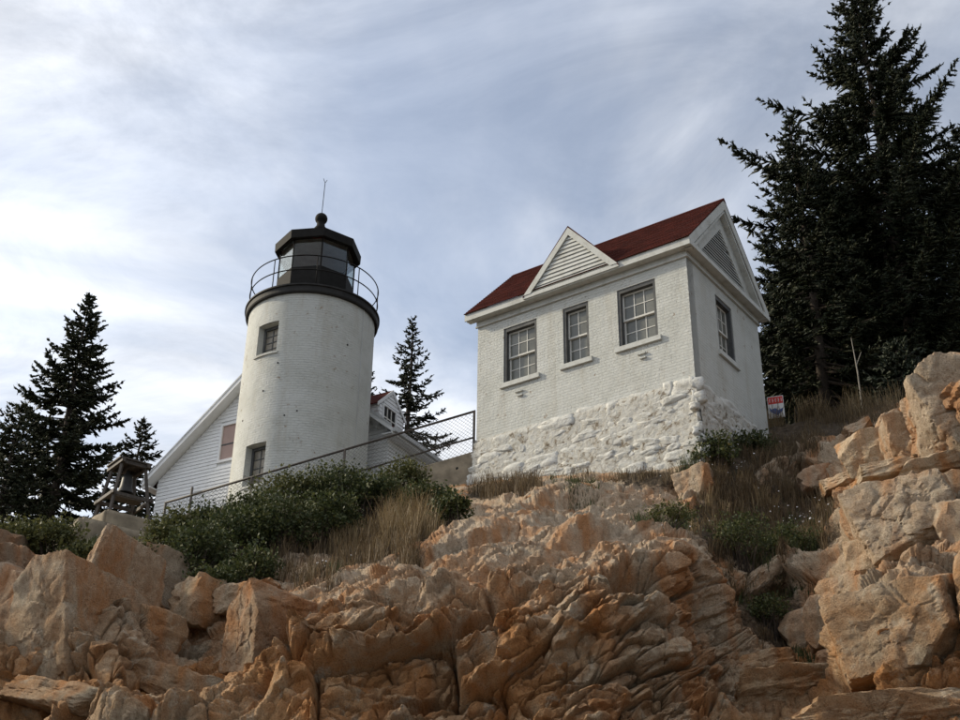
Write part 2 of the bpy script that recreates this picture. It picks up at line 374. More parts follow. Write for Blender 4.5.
# window panes: dark glass with a dusty screen behind
t = NT('pane'); oi = t.n.new('ShaderNodeObjectInfo'); t.col(t.ramp(t.math('ADD', t.math('MULTIPLY', t.noise(9, 6, 0.7), 0.6), t.math('MULTIPLY', oi.outputs['Random'], 0.4)), [(0.3, (0.105, 0.108, 0.094)), (0.7, (0.19, 0.19, 0.165))])); t.rough(0.22); t.b.inputs['Specular IOR Level'].default_value = 0.45
t = NT('pane_tower'); t.col(t.ramp(t.noise(4, 6, 0.7), [(0.3, (0.14, 0.12, 0.09)), (0.7, (0.30, 0.27, 0.22))])); t.rough(0.25)
t = NT('lantern_glass')
gl = t.n.new('ShaderNodeBsdfGlossy'); gl.inputs['Roughness'].default_value = 0.05; gl.inputs[0].default_value = (0.9, 0.93, 0.95, 1)
tr = t.n.new('ShaderNodeBsdfTransparent'); tr.inputs[0].default_value = (0.88, 0.90, 0.88, 1)
fr = t.n.new('ShaderNodeFresnel'); fr.inputs[0].default_value = 1.45; mx = t.n.new('ShaderNodeMixShader')
t.lk(t.math('MULTIPLY', fr.outputs[0], 0.45), mx.inputs[0]); t.lk(tr.outputs[0], mx.inputs[1]); t.lk(gl.outputs[0], mx.inputs[2]); t.lk(mx.outputs[0], t.n['Material Output'].inputs[0])
# red shingles
t = NT('red_shingle')
sep = t.n.new('ShaderNodeSeparateXYZ'); t.lk(t.tc.outputs['Object'], sep.inputs[0]); cb = t.n.new('ShaderNodeCombineXYZ'); t.lk(sep.outputs[0], cb.inputs[0]); t.lk(sep.outputs[2], cb.inputs[1])
br = t.n.new('ShaderNodeTexBrick'); t.lk(cb.outputs[0], br.inputs['Vector']); br.inputs['Scale'].default_value = 1.0; br.inputs['Brick Width'].default_value = 0.28; br.inputs['Row Height'].default_value = 0.09; br.inputs['Mortar Size'].default_value = 0.006
br.inputs['Color1'].default_value = (0.105, 0.026, 0.019, 1); br.inputs['Color2'].default_value = (0.062, 0.018, 0.014, 1); br.inputs['Mortar'].default_value = (0.045, 0.012, 0.01, 1)
t.b.inputs['Specular IOR Level'].default_value = 0.03; t.col(t.mix(0.5, br.outputs['Color'], t.ramp(t.noise(2.5, 7, 0.7), [(0.3, (0.5, 0.5, 0.5)), (0.7, (1, 1, 1))]), 'MULTIPLY')); t.rough(0.9); t.norm(t.bump(br.outputs['Fac'], 0.6, -0.012))
# foliage: a random shade per leaf
def leaf_mat(name, stops, trans=0.25):
    t = NT(name); g = t.n.new('ShaderNodeNewGeometry')
    c = t.ramp(t.math('ADD', t.math('MULTIPLY', g.outputs['Random Per Island'], 0.6), t.math('MULTIPLY', t.noise(1.1, 4, 0.6), 0.4)), stops); t.col(c); t.rough(0.6); t.b.inputs['Specular IOR Level'].default_value = 0.25
    tl = t.n.new('ShaderNodeBsdfTranslucent'); t.lk(c, tl.inputs[0]); mx = t.n.new('ShaderNodeMixShader'); mx.inputs[0].default_value = trans
    t.lk(t.b.outputs[0], mx.inputs[1]); t.lk(tl.outputs[0], mx.inputs[2]); t.lk(mx.outputs[0], t.n['Material Output'].inputs[0])
leaf_mat('needles', [(0.15, (0.013, 0.019, 0.010)), (0.55, (0.030, 0.039, 0.019)), (0.85, (0.062, 0.062, 0.030)), (0.95, (0.085, 0.058, 0.032))], 0.18)
leaf_mat('needles_far', [(0.15, (0.014, 0.019, 0.012)), (0.6, (0.032, 0.042, 0.024)), (0.9, (0.06, 0.065, 0.035))], 0.12)
leaf_mat('shrub_leaf', [(0.1, (0.022, 0.032, 0.012)), (0.5, (0.056, 0.072, 0.025)), (0.78, (0.11, 0.115, 0.040)), (0.9, (0.17, 0.12, 0.05)), (0.97, (0.14, 0.07, 0.035))])
leaf_mat('shrub_olive', [(0.1, (0.034, 0.040, 0.014)), (0.5, (0.085, 0.092, 0.032)), (0.85, (0.16, 0.15, 0.048))])
leaf_mat('dry_grass', [(0.1, (0.10, 0.066, 0.032)), (0.5, (0.20, 0.14, 0.07)), (0.9, (0.34, 0.26, 0.145))], 0.3)
leaf_mat('brown_grass', [(0.1, (0.055, 0.037, 0.020)), (0.5, (0.125, 0.087, 0.047)), (0.9, (0.24, 0.175, 0.10))], 0.3)
leaf_mat('green_grass', [(0.1, (0.018, 0.028, 0.010)), (0.5, (0.045, 0.062, 0.020)), (0.9, (0.10, 0.11, 0.038))], 0.3)

# ------------------------------------------------------------------ the setting: ground and bluff
gm = MB(); N = 24
for i in range(N+1):
    for j in range(N+1):
        x = (i/N*2-1); y = (j/N*2-1); gm.v.append((math.copysign(abs(x)**3, x)*3000, math.copysign(abs(y)**3, y)*3000, -1.75))
for i in range(N):
    for j in range(N): gm.f.append((i*(N+1)+j, (i+1)*(N+1)+j, (i+1)*(N+1)+j+1, i*(N+1)+j+1))
tag(gm.build('ground', 'sea_rock'), kind='structure')
t = NT('sea_water'); t.col((0.02, 0.045, 0.06)); t.rough(0.12); t.b.inputs['Specular IOR Level'].default_value = 0.5; t.norm(t.bump(t.noise(0.8, 6), 0.6, 0.3))
sea = MB().add([(-3000, -3000, -1.7), (3000, -3000, -1.7), (3000, -9, -1.7), (-3000, -9, -1.7)], [(0, 1, 2, 3)]).build('sea', 'sea_water'); tag(sea, kind='structure')

CREST = [(-400, 560, 24), (-140, 548, 25), (0, 546, 25.5), (60, 545, 25.5), (105, 545, 25.2), (150, 534, 26.5), (185, 514, 28.3), (230, 505, 28.9), (300, 499, 29.0), (370, 494, 29.0), (440, 489, 29.0), (470, 484, 29.1), (530, 476, 27.7),
         (600, 472, 26.9), (660, 464, 26.1), (697, 450, 26.0), (730, 442, 27.3), (768, 429, 29.0), (800, 422, 29.0), (850, 413, 28.4), (890, 404, 27.0), (915, 400, 23.5), (935, 391, 21), (960, 379, 20.2), (1000, 366, 19.8), (1100, 350, 19.5), (1400, 320, 19.5)]
CTRL = []
for v, pts in {800: [(-400, 17.2), (-140, 17), (0, 16.6), (240, 16), (480, 15.8), (720, 16), (880, 14.6), (1100, 14), (1400, 14)],
               720: [(-400, 18.8), (-140, 18.5), (0, 18.3), (120, 17.8), (240, 17.2), (320, 17), (480, 16.8), (620, 17), (720, 17.6), (800, 17), (880, 15.6), (960, 15.2), (1100, 14.8), (1400, 14.8)],
               650: [(-400, 20), (0, 19.6), (80, 19), (125, 19.2), (165, 20.7), (220, 20.6), (255, 18.8), (320, 18), (400, 17.6), (480, 17.4), (560, 17.4), (640, 17.6), (700, 18.4), (760, 20), (820, 19.6), (852, 16.6), (900, 16), (960, 15.6), (1100, 15.4), (1400, 15.4)],
               600: [(-400, 21), (0, 20.8), (80, 19.8), (125, 20.2), (170, 22), (240, 22), (300, 19.6), (360, 18.6), (420, 18.3), (500, 18.1), (580, 18), (650, 18.2), (700, 19.2), (750, 21.2), (820, 20.8), (860, 17.6), (900, 17), (960, 16.5), (1100, 16.2), (1400, 16.2)],
               560: [(-400, 23), (0, 22.6), (60, 21.4), (130, 22), (180, 24.2), (250, 24.8), (330, 23.6), (400, 21), (460, 19.8), (520, 19.3), (600, 19.1), (680, 19.2), (720, 21.6), (780, 22.4), (840, 21.4), (880, 19), (960, 18.2), (1100, 17.8), (1400, 17.8)],
               520: [(200, 26.8), (300, 27.2), (400, 26.2), (470, 23.6), (540, 22.4), (620, 22.2), (680, 22.6), (740, 23.8), (800, 24), (850, 22.2), (900, 20), (960, 19.2), (1100, 18.8), (1400, 18.8)],
               485: [(560, 25.6), (620, 24.8), (700, 24.4), (760, 25.2), (820, 25.6), (865, 22.6), (900, 21), (960, 20), (1100, 19.4)], 432: [(880, 24), (920, 20.8), (960, 20), (1100, 19.6)]}.items():
    CTRL += [(u, v, y) for u, y in pts]
CTRL += CREST
ca = np.array(CTRL, float); cu = ca[:, 0]/100; cv = ca[:, 1]/60; cl = np.log(ca[:, 2])
def tk(d2): return 0.5*d2*np.log(d2+1e-9)
nC = len(ca); Kd = tk((cu[:, None]-cu)**2+(cv[:, None]-cv)**2)+np.eye(nC)*0.01
Pm = np.c_[np.ones(nC), cu, cv]; A = np.block([[Kd, Pm], [Pm.T, np.zeros((3, 3))]]); tw = np.linalg.solve(A, np.r_[cl, 0, 0, 0])
def depth(u, v):
    a = u/100; b = v/60; o = tw[-3]+tw[-2]*a+tw[-1]*b
    for i in range(nC): o = o+tw[i]*tk((a-cu[i])**2+(b-cv[i])**2)
    return np.exp(o)
cra = np.array(CREST)
def crest_v(u): return np.interp(u, cra[:, 0], cra[:, 1])
NU, NV = 1080, 400
ug = np.r_[np.linspace(-330, -62, 40), np.linspace(-60, 1020, NU-80), np.linspace(1022, 1330, 40)]
tg = np.linspace(0, 1, NV)
UU = np.tile(ug, (NV, 1)); VV = crest_v(ug)[None]+(790-crest_v(ug)[None])*tg[:, None]
YY = depth(UU, VV); BASE = at(UU, VV, YY)
# smooth base normals
du = np.gradient(BASE, axis=1); dv = np.gradient(BASE, axis=0); NB = np.cross(du, dv); NB /= np.linalg.norm(NB, axis=2, keepdims=True)+1e-9
NB *= np.where((NB*BASE).sum(2) > 0, -1, 1)[..., None]
P0 = BASE.reshape(-1, 3); n0 = NB.reshape(-1, 3); uf = UU.ravel(); vf = VV.ravel()
def ell(u0, v0, a, b, r=0.0):
    c, s = math.cos(r), math.sin(r); x = (uf-u0)*c+(vf-v0)*s; y = -(uf-u0)*s+(vf-v0)*c
    return np.exp(-((x/a)**2+(y/b)**2)**1.5)
soil = np.maximum.reduce([ell(300, 520, 150, 42, -0.1), ell(215, 560, 55, 40), ell(380, 535, 75, 30, -0.15), ell(40, 548, 80, 24), ell(770, 445, 90, 26, -0.35), ell(770, 525, 85, 48), ell(770, 615, 40, 34)*0.85, ell(840, 412, 60, 14, -0.25), ell(500, 490, 40, 9, -0.2)*0.8, ell(720, 470, 40, 24), ell(650, 478, 40, 9)*0.7])
soil = np.clip(soil*1.15+0.25*fbm(P0*1.3, 4, 50)*(soil > 0.05), 0, 1)
near_crest = sst(0.0, 0.10, np.repeat(tg, len(ug)))
amp = (1-0.78*sst(0.3, 0.75, soil))*(0.25+0.75*near_crest)
vd_ = P0/np.linalg.norm(P0, axis=1, keepdims=True); facing = -(n0*vd_).sum(1)
warp = np.c_[fbm(P0*0.5, 3, 1), fbm(P0*0.5, 3, 2), fbm(P0*0.5, 3, 3)]
rough_w = np.c_[fbm(P0*2.2, 3, 4), fbm(P0*2.2, 3, 5), fbm(P0*2.2, 3, 6)]
Pw = P0+warp*0.16+rough_w*0.012
# joint sets: columns to the left, dipping slabs in the middle, blocks to the right
def frame(ang, s): return rot('Y', ang)@np.diag([1, 1, 1.]), np.array(s)
wl_ = 1-sst(110, 190, uf); wr_ = sst(680, 780, uf); wm_ = 1-wl_-wr_
disp = np.zeros(len(P0), np.float32); crk = np.zeros(len(P0), np.float32)
for w, ang, big, med in ((wl_, math.radians(8), (1.4, 1.6, 2.4), (0.7, 0.9, 1.0)), (wm_, math.radians(33), (2.7, 2.3, 1.15), (1.0, 1.0, 0.42)), (wr_, math.radians(10), (2.0, 1.8, 0.95), (0.8, 0.8, 0.4))):
    m = np.where(w > 0.001)[0]
    if not len(m): continue
    Rm = rot('Y', ang)
    q = Pw[m]@Rm.T
    B_, M_ = np.array(big), np.array(med)
    A1, A2 = Pw[m][:, 0].astype(float), (0.72*Pw[m][:, 2]+0.69*Pw[m][:, 1]).astype(float)
    k1 = crumple3(A1, A2, ang+0.1, B_[0]*0.75, B_[2]*0.75, 81); k2 = crumple3(A1, A2, ang-0.3, M_[0]*0.9, M_[2]*1.1, 82); k3 = crumple3(A1, A2, ang+0.4, M_[0]*0.42, M_[2]*0.5, 83); k4 = crumple3(A1, A2, ang, M_[0]*0.17, M_[2]*0.22, 84)+0.4*crumple3(A1, A2, ang+0.9, M_[0]*0.08, M_[2]*0.10, 85)
    a1, e1 = facet(q/B_, 21, 0.9); a2, e2 = facet(q/M_, 22, 1.0); a3, e3 = facet(q/(M_*0.4), 33, 1.2)
    # overlapping slab edges across the dip
    ph = q[:, 2]/0.62+0.9*fbm(q*np.array([0.35, 0.5, 0.5]), 3, 60); saw = ph-np.floor(ph); saw = np.where(saw < 0.9, saw/0.9, (1-saw)/0.1)
    ww = w[m]; fd_ = 0.42+0.58*sst(0.18, 0.6, facing[m]); sm_ = sst(-0.15, 0.35, fbm(q*0.4, 2, 61))
    disp[m] += ww*(0.42*k1+0.20*k2+0.13*k3+0.062*k4+fd_*(0.30*a1+0.15*a2+0.085*a3+0.22*saw*sm_))
    crk[m] += ww*fd_*(0.28*np.exp(-(e1/0.03)**2)+0.10*np.exp(-(e2/0.04)**2)+0.045*np.exp(-(e3/0.06)**2))
fine = fbm(P0*9.0, 5, 30, 0.65); rid = 1-np.abs(fbm((P0@rot('Y', -0.55).T)*np.array([0.8, 1.6, 3.0]), 4, 40))*2
amp = amp*(0.70+0.30*sst(0.12, 0.55, facing))
dsum = amp*(disp-crk+0.018*fine)+(1-amp)*0.07*fine
PD = P0+n0*dsum[:, None]
PDg = PD.reshape(NV, len(ug), 3)
# plateau rows behind the crest
back = []
for k, d in enumerate([60, 30, 16, 9, 5, 2.6, 1.2, 0.5]):
    r = PDg[0].copy(); hdir = r.copy(); hdir[:, 2] = 0; hdir /= np.linalg.norm(hdir, axis=1, keepdims=True)
    r = r+hdir*d; r[:, 2] = PDg[0, :, 2]+0.10*min(d, 6)-0.02*max(0, d-6)
    if d > 2: r[:, 2] = r[:, 2]*0.5+np.convolve(np.pad(r[:, 2], 40, 'edge'), np.ones(81)/81, 'valid')*0.5
    back.append(r)
low = []
for k, z in enumerate([0.4, 0.75, 1.0]):
    r = PDg[-1].copy(); r[:, 2] = r[:, 2]*(1-z)-1.9*z; r[:, 1] -= 2.2*z; low.append(r)
ALL = np.concatenate([np.array(back), PDg, np.array(low)], 0); R_, C_ = ALL.shape[:2]
idx = np.arange(R_*C_).reshape(R_, C_); F = np.stack([idx[:-1, :-1], idx[1:, :-1], idx[1:, 1:], idx[:-1, 1:]], -1).reshape(-1, 4)
me = mesh_np('cliff', ALL.reshape(-1, 3), F)
sa = np.zeros((R_, C_), np.float32); sa[len(back):len(back)+NV] = soil.reshape(NV, -1); sa[:len(back)] = 1.0
at_ = me.attributes.new('soil', 'FLOAT', 'POINT'); at_.data.foreach_set('value', sa.ravel())
cliff = tag(link_mesh('cliff', me, 'rock', None, 2), kind='structure')
def surf(u, v):
    j = int(np.clip(np.searchsorted(ug, u), 0, len(ug)-1)); vc = crest_v(ug[j]); t_ = (v-vc)/(790-vc); i = int(np.clip(round(t_*(NV-1)), 0, NV-1))
    return PDg[i, j].copy()

# ------------------------------------------------------------------ separate rocks on the bluff
_ico = {}
def ico(n):
    if n not in _ico:
        bm = bmesh.new(); bmesh.ops.create_icosphere(bm, subdivisions=n, radius=1.0)
        _ico[n] = (np.array([v.co[:] for v in bm.verts]), np.array([[v.index for v in f.verts] for f in bm.faces])); bm.free()
    return _ico[n]
def rock_shape(seed, half, level=5, box=0.6, p=26, rough=1.0, chips=7, jit=0.16, cd=(0.9, 1.22)):
    rg = np.random.default_rng(seed); D, Fc = ico(level); half = np.array(half, float)
    S = D*half; S = D  # directions in the unit frame, planes scaled below
    pl = []
    for ax in range(3):
        for sg in (-1, 1):
            n = rg.normal(0, jit, 3); n[ax] = sg; n /= np.linalg.norm(n); pl.append((n, 0.92+rg.uniform(-0.1, 0.08)))
    for k in range(chips):
        n = rg.normal(0, 1, 3); n /= np.linalg.norm(n); pl.append((n, rg.uniform(*cd)))
    acc = np.zeros(len(D))
    for n, d in pl: acc += np.maximum(0, D@n/d)**p
    r = acc**(-1/p); V = D*r[:, None]*half
    q = V+rg.uniform(-50, 50, 3); s = float(half.mean())
    a, e = facet(q/(s*0.55), seed % 97, 1.0); a2, e2 = facet(q/(s*0.2), seed % 89, 1.0)
    d = s*rough*(0.035*a-0.05*np.exp(-(e/0.035)**2)+0.022*a2-0.02*np.exp(-(e2/0.05)**2)+0.022*fbm(q*(7.0/s), 5, seed % 71, 0.65))
    ta_, tb_ = np.arctan2(D[:, 1], D[:, 0])*2.2, D[:, 2]*3.0; pf_ = sst(0.03, 0.4, 1-np.abs(D[:, 2])); d = d+pf_*s*rough*(0.10*crumple(ta_*1.1+seed, tb_+seed*0.3, seed % 53)+0.045*crumple(ta_*2.7+tb_*0.6, tb_*2.4-ta_*0.4, seed % 47)*np.sqrt(np.maximum(0, 1-D[:, 2]**4)))
    V = V+D*d[:, None]
    return V, Fc
def rock(u, v, w, h, dpt, tilt=0.0, yaw=0.0, seed=1, level=5, mat='rock', rough=0.7, proud=0.25):
    c = surf(u, v); dirv = c/np.linalg.norm(c); mpp = float(np.linalg.norm(c))/FPX; dpt = dpt*1.3
    c = c+dirv*dpt*(0.5-proud*0.8)
    V, Fc = rock_shape(seed, (w*mpp/2*1.05, dpt/2, h*mpp/2*1.05), level, 0.35, 260, rough, 12, 0.13, (1.0, 1.4))
    V = V@rot('Z', yaw).T@rot('Y', tilt).T
    me = mesh_np('rock', V, Fc); o = link_mesh('rock', me, mat, cliff, 2); o.location = tuple(c); return o
k = 100
for (u, v, w, h, d, tl, yw, lv, mt, rg_, pr) in [
    # tall jointed slabs to the left
    (78, 628, 82, 134, 1.7, 0.03, 0.35, 6, 'rock', 0.42, 0.36), (113, 598, 36, 124, 1.3, 0.10, 0.3, 6, 'rock', 0.42, 0.40), (154, 574, 34, 66, 1.1, 0.08, 0.4, 5, 'rock', 0.5, 0.30), (22, 626, 52, 122, 1.4, 0.06, 0.25, 5, 'rock_dark', 0.5, 0.30), (-34, 620, 60, 130, 1.4, 0.05, 0.3, 4, 'rock_dark', 0.6, 0.25),
    (30, 572, 56, 34, 1.2, 0.3, 0.2, 5, 'rock_dark', 0.6, 0.3), (64, 690, 110, 30, 1.2, 0.25, 0.2, 5, 'rock', 0.6, 0.3), (190, 680, 110, 32, 1.2, 0.35, 0.2, 5, 'rock', 0.6, 0.28),
    # pale ledge in the recess
    (150, 636, 34, 46, 0.9, 0.02, 0.3, 4, 'rock_pale', 0.8, 0.35), (178, 632, 28, 48, 0.9, -0.05, 0.25, 4, 'rock_pale', 0.8, 0.35), (208, 620, 40, 48, 1.0, 0.05, 0.2, 4, 'rock_pale', 0.8, 0.35), (243, 604, 40, 28, 0.9, -0.2, 0.1, 4, 'rock_pale', 0.9, 0.3), (268, 592, 30, 18, 0.9, -0.3, 0.1, 4, 'rock_pale', 0.9, 0.3),
    # shoulder block and slabs at the foot
    (283, 645, 72, 92, 1.5, 0.06, 0.55, 6, 'rock_dark', 0.5, 0.35),
    # foot of the gully and the big blocks at its right
    (906, 636, 130, 92, 1.9, -0.10, -0.18, 6, 'rock', 0.42, 0.36), (1020, 640, 110, 100, 1.6, -0.05, -0.1, 4, 'rock', 0.6, 0.3), (890, 704, 180, 40, 1.7, -0.02, -0.12, 6, 'rock', 0.5, 0.34), (786, 696, 100, 28, 1.4, -0.14, 0.1, 5, 'rock_pale', 0.7, 0.36),
    (800, 622, 48, 40, 1.0, -0.2, 0.2, 4, 'rock', 0.8, 0.36), (832, 630, 36, 46, 1.0, 0.0, 0.2, 4, 'rock', 0.8, 0.36), (770, 668, 56, 24, 1.0, -0.15, 0.2, 4, 'rock_pale', 0.8, 0.4), (828, 664, 40, 30, 1.0, 0.0, 0.1, 4, 'rock_dark', 0.8, 0.35),
    # tumbled blocks on the right shoulder
    (955, 428, 84, 96, 1.8, -0.25, 0.1, 6, 'rock', 0.6, 0.25), (880, 462, 52, 42, 1.1, -0.25, 0.35, 5, 'rock_pale', 0.5, 0.42), (905, 444, 40, 34, 1.0, -0.2, 0.2, 4, 'rock', 0.7, 0.4), (930, 474, 60, 18, 1.1, -0.18, 0.2, 4, 'rock_pale', 0.7, 0.4), (898, 488, 58, 16, 1.1, -0.15, 0.1, 4, 'rock_pale', 0.7, 0.4),
    (910, 540, 104, 78, 1.6, -0.2, 0.25, 6, 'rock', 0.7, 0.28), (868, 560, 42, 44, 1.0, -0.1, 0.3, 4, 'rock_pale', 0.8, 0.35), (962, 545, 50, 56, 1.2, -0.1, 0.1, 4, 'rock', 0.7, 0.35), (945, 504, 42, 34, 1.0, -0.5, 0.2, 4, 'rock', 0.7, 0.4), (918, 508, 32, 28, 0.8, -0.6, 0.2, 4, 'rock_dark', 0.7, 0.45), (975, 500, 44, 56, 1.0, 0.0, 0.2, 4, 'rock', 0.8, 0.35),
    (884, 512, 46, 20, 0.9, -0.25, 0.2, 4, 'rock', 0.8, 0.4), (824, 492, 34, 28, 0.8, -0.3, 0.1, 4, 'rock_dark', 0.8, 0.4), (894, 428, 34, 16, 0.8, -0.3, 0.1, 4, 'rock', 0.8, 0.45), (862, 436, 28, 12, 0.7, -0.3, 0.1, 4, 'rock', 0.8, 0.45), (848, 600, 44, 38, 1.0, -0.1, 0.3, 4, 'rock', 0.8, 0.35), (846, 486, 50, 14, 0.8, -0.2, 0.2, 4, 'rock_pale', 0.8, 0.4),
    # rubble below the white house
    (700, 486, 34, 42, 0.9, -0.2, 0.2, 5, 'rock', 0.7, 0.45)]:
    k += 1; rock(u, v, w, h, d, tl, -1.3*yw-0.12 if yw > 0 else 1.6*yw-0.2, k, lv, mt, rg_, pr)

# ------------------------------------------------------------------ the white house on the bluff
Z0 = 16.3925; HX, HY = 4.9046, 25.2557
DW, DB = 6.1532, 4.0182
TH = math.atan2(0.59034, -0.80716)
BZ = 11.0
house = empty('signal_house', (HX, HY, BZ), TH)
tag(house, 'small white painted brick house with red roof on a rough stone footing', 'house')
def H(z): return z+Z0-BZ     # height above the empty from height relative to the cornice line
def wall_grid(x0, x1, z0, z1, ops, thick, to):
    """wall with rectangular openings; to(a, z, d) maps along/height/depth (d inward) to local coordinates"""
    mb = MB(); xs = sorted({x0, x1, *[o[0] for o in ops], *[o[1] for o in ops]}); zs = sorted({z0, z1, *[o[2] for o in ops], *[o[3] for o in ops]})
    for i in range(len(xs)-1):
        for j in range(len(zs)-1):
            cx, cz = (xs[i]+xs[i+1])/2, (zs[j]+zs[j+1])/2
            if any(o[0] < cx < o[1] and o[2] < cz < o[3] for o in ops): continue
            for d in (0, thick): mb.add([to(xs[i], zs[j], d), to(xs[i+1], zs[j], d), to(xs[i+1], zs[j+1], d), to(xs[i], zs[j+1], d)], [(0, 1, 2, 3)])
    for (a, b, c, d_) in ops+[(x0, x1, z0, z1)]:
        for (p, q) in (((a, c), (b, c)), ((b, c), (b, d_)), ((b, d_), (a, d_)), ((a, d_), (a, c))):
            mb.add([to(*p, 0), to(*q, 0), to(*q, thick), to(*p, thick)], [(0, 1, 2, 3)])
    return mb
def front(a, z, d): return (a, -d, z)
def side(a, z, d): return (d, -a, z)
WT, WB = H(-0.3045), H(-1.915)
OPS = [(4.2956, 5.3213, WB, WT), (2.7537, 3.5049, WB, WT), (0.8641, 1.9269, WB, WT)]
SOPS = [(1.485, 2.4014, WB, WT)]
wall = wall_grid(0, DW, H(-3.36), H(0.02), OPS, 0.32, front); wall.build('front_wall', 'white_brick', house)
wall_grid(0.003, DB, H(-3.36), H(0.02), SOPS, 0.32, lambda a, z, d: (d, -a, z)).build('side_wall', 'white_brick', house)
MB().box(DW-0.32, DW, -DB, -0.323, H(-3.36), H(0.019)).build('end_wall', 'white_brick', house)
MB().box(0.323, DW-0.323, -DB, -DB+0.3, H(-3.36), H(0.019)).build('rear_wall', 'white_brick', house)
MB().box(0.34, DW-0.34, -DB+0.32, -0.34, H(-3.3), H(-3.2)).build('floor', 'dark_inside', house)

def sash_window(root, to, a0, a1, z0, z1, cols, rec=0.13, jamb=0.075):
    """double hung sash in an opening: frame, two sashes with bars, panes, sill"""
    def bx(mb, x0, x1, za, zb, d0, d1):
        p = [to(x, z, d) for d in (d0, d1) for (x, z) in ((x0, za), (x1, za), (x1, zb), (x0, zb))]
        mb.add(p, [(0, 1, 2, 3), (7, 6, 5, 4), (0, 4, 5, 1), (1, 5, 6, 2), (2, 6, 7, 3), (3, 7, 4, 0)])
    wf = MB(); e = 0.002
    bx(wf, a0+e, a0+jamb, z0+e, z1-e, 0.02, 0.26); bx(wf, a1-jamb, a1-e, z0+e, z1-e, 0.02, 0.26); bx(wf, a0+jamb, a1-jamb, z1-jamb-0.03, z1-e, 0.02, 0.26); bx(wf, a0+jamb, a1-jamb, z0+e, z0+0.05, 0.1, 0.26)
    win = wf.build('window', 'weathered_wood', root)
    mid = (z0+z1)/2-0.03; A, B = a0+jamb, a1-jamb; T_, Bm = z1-jamb-0.03, z0+0.05
    for (za, zb, d) in ((mid-0.02, T_, rec), (Bm, mid+0.02, rec+0.045)):
        s = MB(); w = 0.045
        bx(s, A+e, A+w, za, zb-e, d, d+0.04); bx(s, B-w, B-e, za, zb-e, d, d+0.04); bx(s, A+w, B-w, zb-w, zb-e, d, d+0.04); bx(s, A+w, B-w, za, za+w, d, d+0.04)
        x0, x1, y0, y1 = A+w, B-w, za+w, zb-w
        xs = np.linspace(x0, x1, cols+1); ys = np.linspace(y0, y1, 3); b = 0.011
        for x in xs[1:-1]: bx(s, x-b, x+b, y0, y1, d+0.004, d+0.036)
        for i in range(cols): bx(s, xs[i]+(b if i else 0), xs[i+1]-(b if i < cols-1 else 0), ys[1]-b, ys[1]+b, d+0.006, d+0.034)
        s.build('sash', 'sash_white', win)
        for i in range(cols):
            for j in range(2):
                pm = MB(); jx = random.uniform(-0.003, 0.003)
                bx(pm, xs[i], xs[i+1], ys[j], ys[j+1], d+0.018, d+0.022+jx*0.2); pm.build('pane', 'pane', win)
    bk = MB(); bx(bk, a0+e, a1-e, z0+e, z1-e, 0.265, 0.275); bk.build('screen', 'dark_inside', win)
    sl_ = MB(); bx(sl_, a0-0.09, a1+0.09, z0-0.13, z0-0.004, -0.07, 0.02); bx(sl_, a0+0.01, a1-0.01, z0-0.05, z0+0.03, 0.02, 0.12)
    return win, sl_
for (a0, a1, z0, z1), c in zip(OPS, (3, 2, 3)):
    w, s = sash_window(house, front, a0, a1, z0, z1, c); s.build('sill', 'white_wood', w)
w, s = sash_window(house, side, *SOPS[0], 3); s.build('sill', 'white_wood', w)
# old fixing stubs under two windows
for a in (4.83, 1.32):
    for j, z in enumerate((-2.28, -2.40)): MB().box(a-0.11, a+0.11-0.06*j, 0.0, 0.055, H(z), H(z)+0.035).build('bracket', 'white_brick', house)

# cornice, soffit and fascia
OX, OY, HE, HR = 0.25, 0.262, 0.366, 2.724
fz = MB(); fz.box(-0.03, DW+0.03, 0.003, 0.034, H(0.012), H(0.20)); fz.box(-0.05, DW+0.05, 0.0031, 0.06, H(-0.022), H(0.011)); fz.build('frieze_board', 'white_wood', house)
fz = MB(); fz.box(-0.034, -0.003, -DB-0.03, 0.0, H(0.012), H(0.20)); fz.box(-0.06, -0.0031, -DB-0.03, 0.003, H(-0.022), H(0.011)); fz.build('frieze_board', 'white_wood', house)
sf = MB(); sf.box(-OX+0.02, DW+OX-0.02, 0.0355, OY-0.02, H(0.155), H(0.195)); sf.build('soffit', 'white_wood', house)
sf = MB(); sf.box(-OX+0.02, -0.0355, -DB-OY+0.02, 0.0353, H(0.155), H(0.195)); sf.build('soffit', 'white_wood', house)
fa = MB(); fa.box(-OX, DW+OX, OY-0.018, OY+0.012, H(0.14), H(HE-0.02)); fa.build('fascia', 'white_wood', house)
# moulding on the horizontal return of the side gable
fa = MB(); fa.box(-OX-0.012, -OX+0.018, -DB-OY, OY-0.019, H(0.14), H(0.27)); fa.build('fascia', 'white_wood', house)
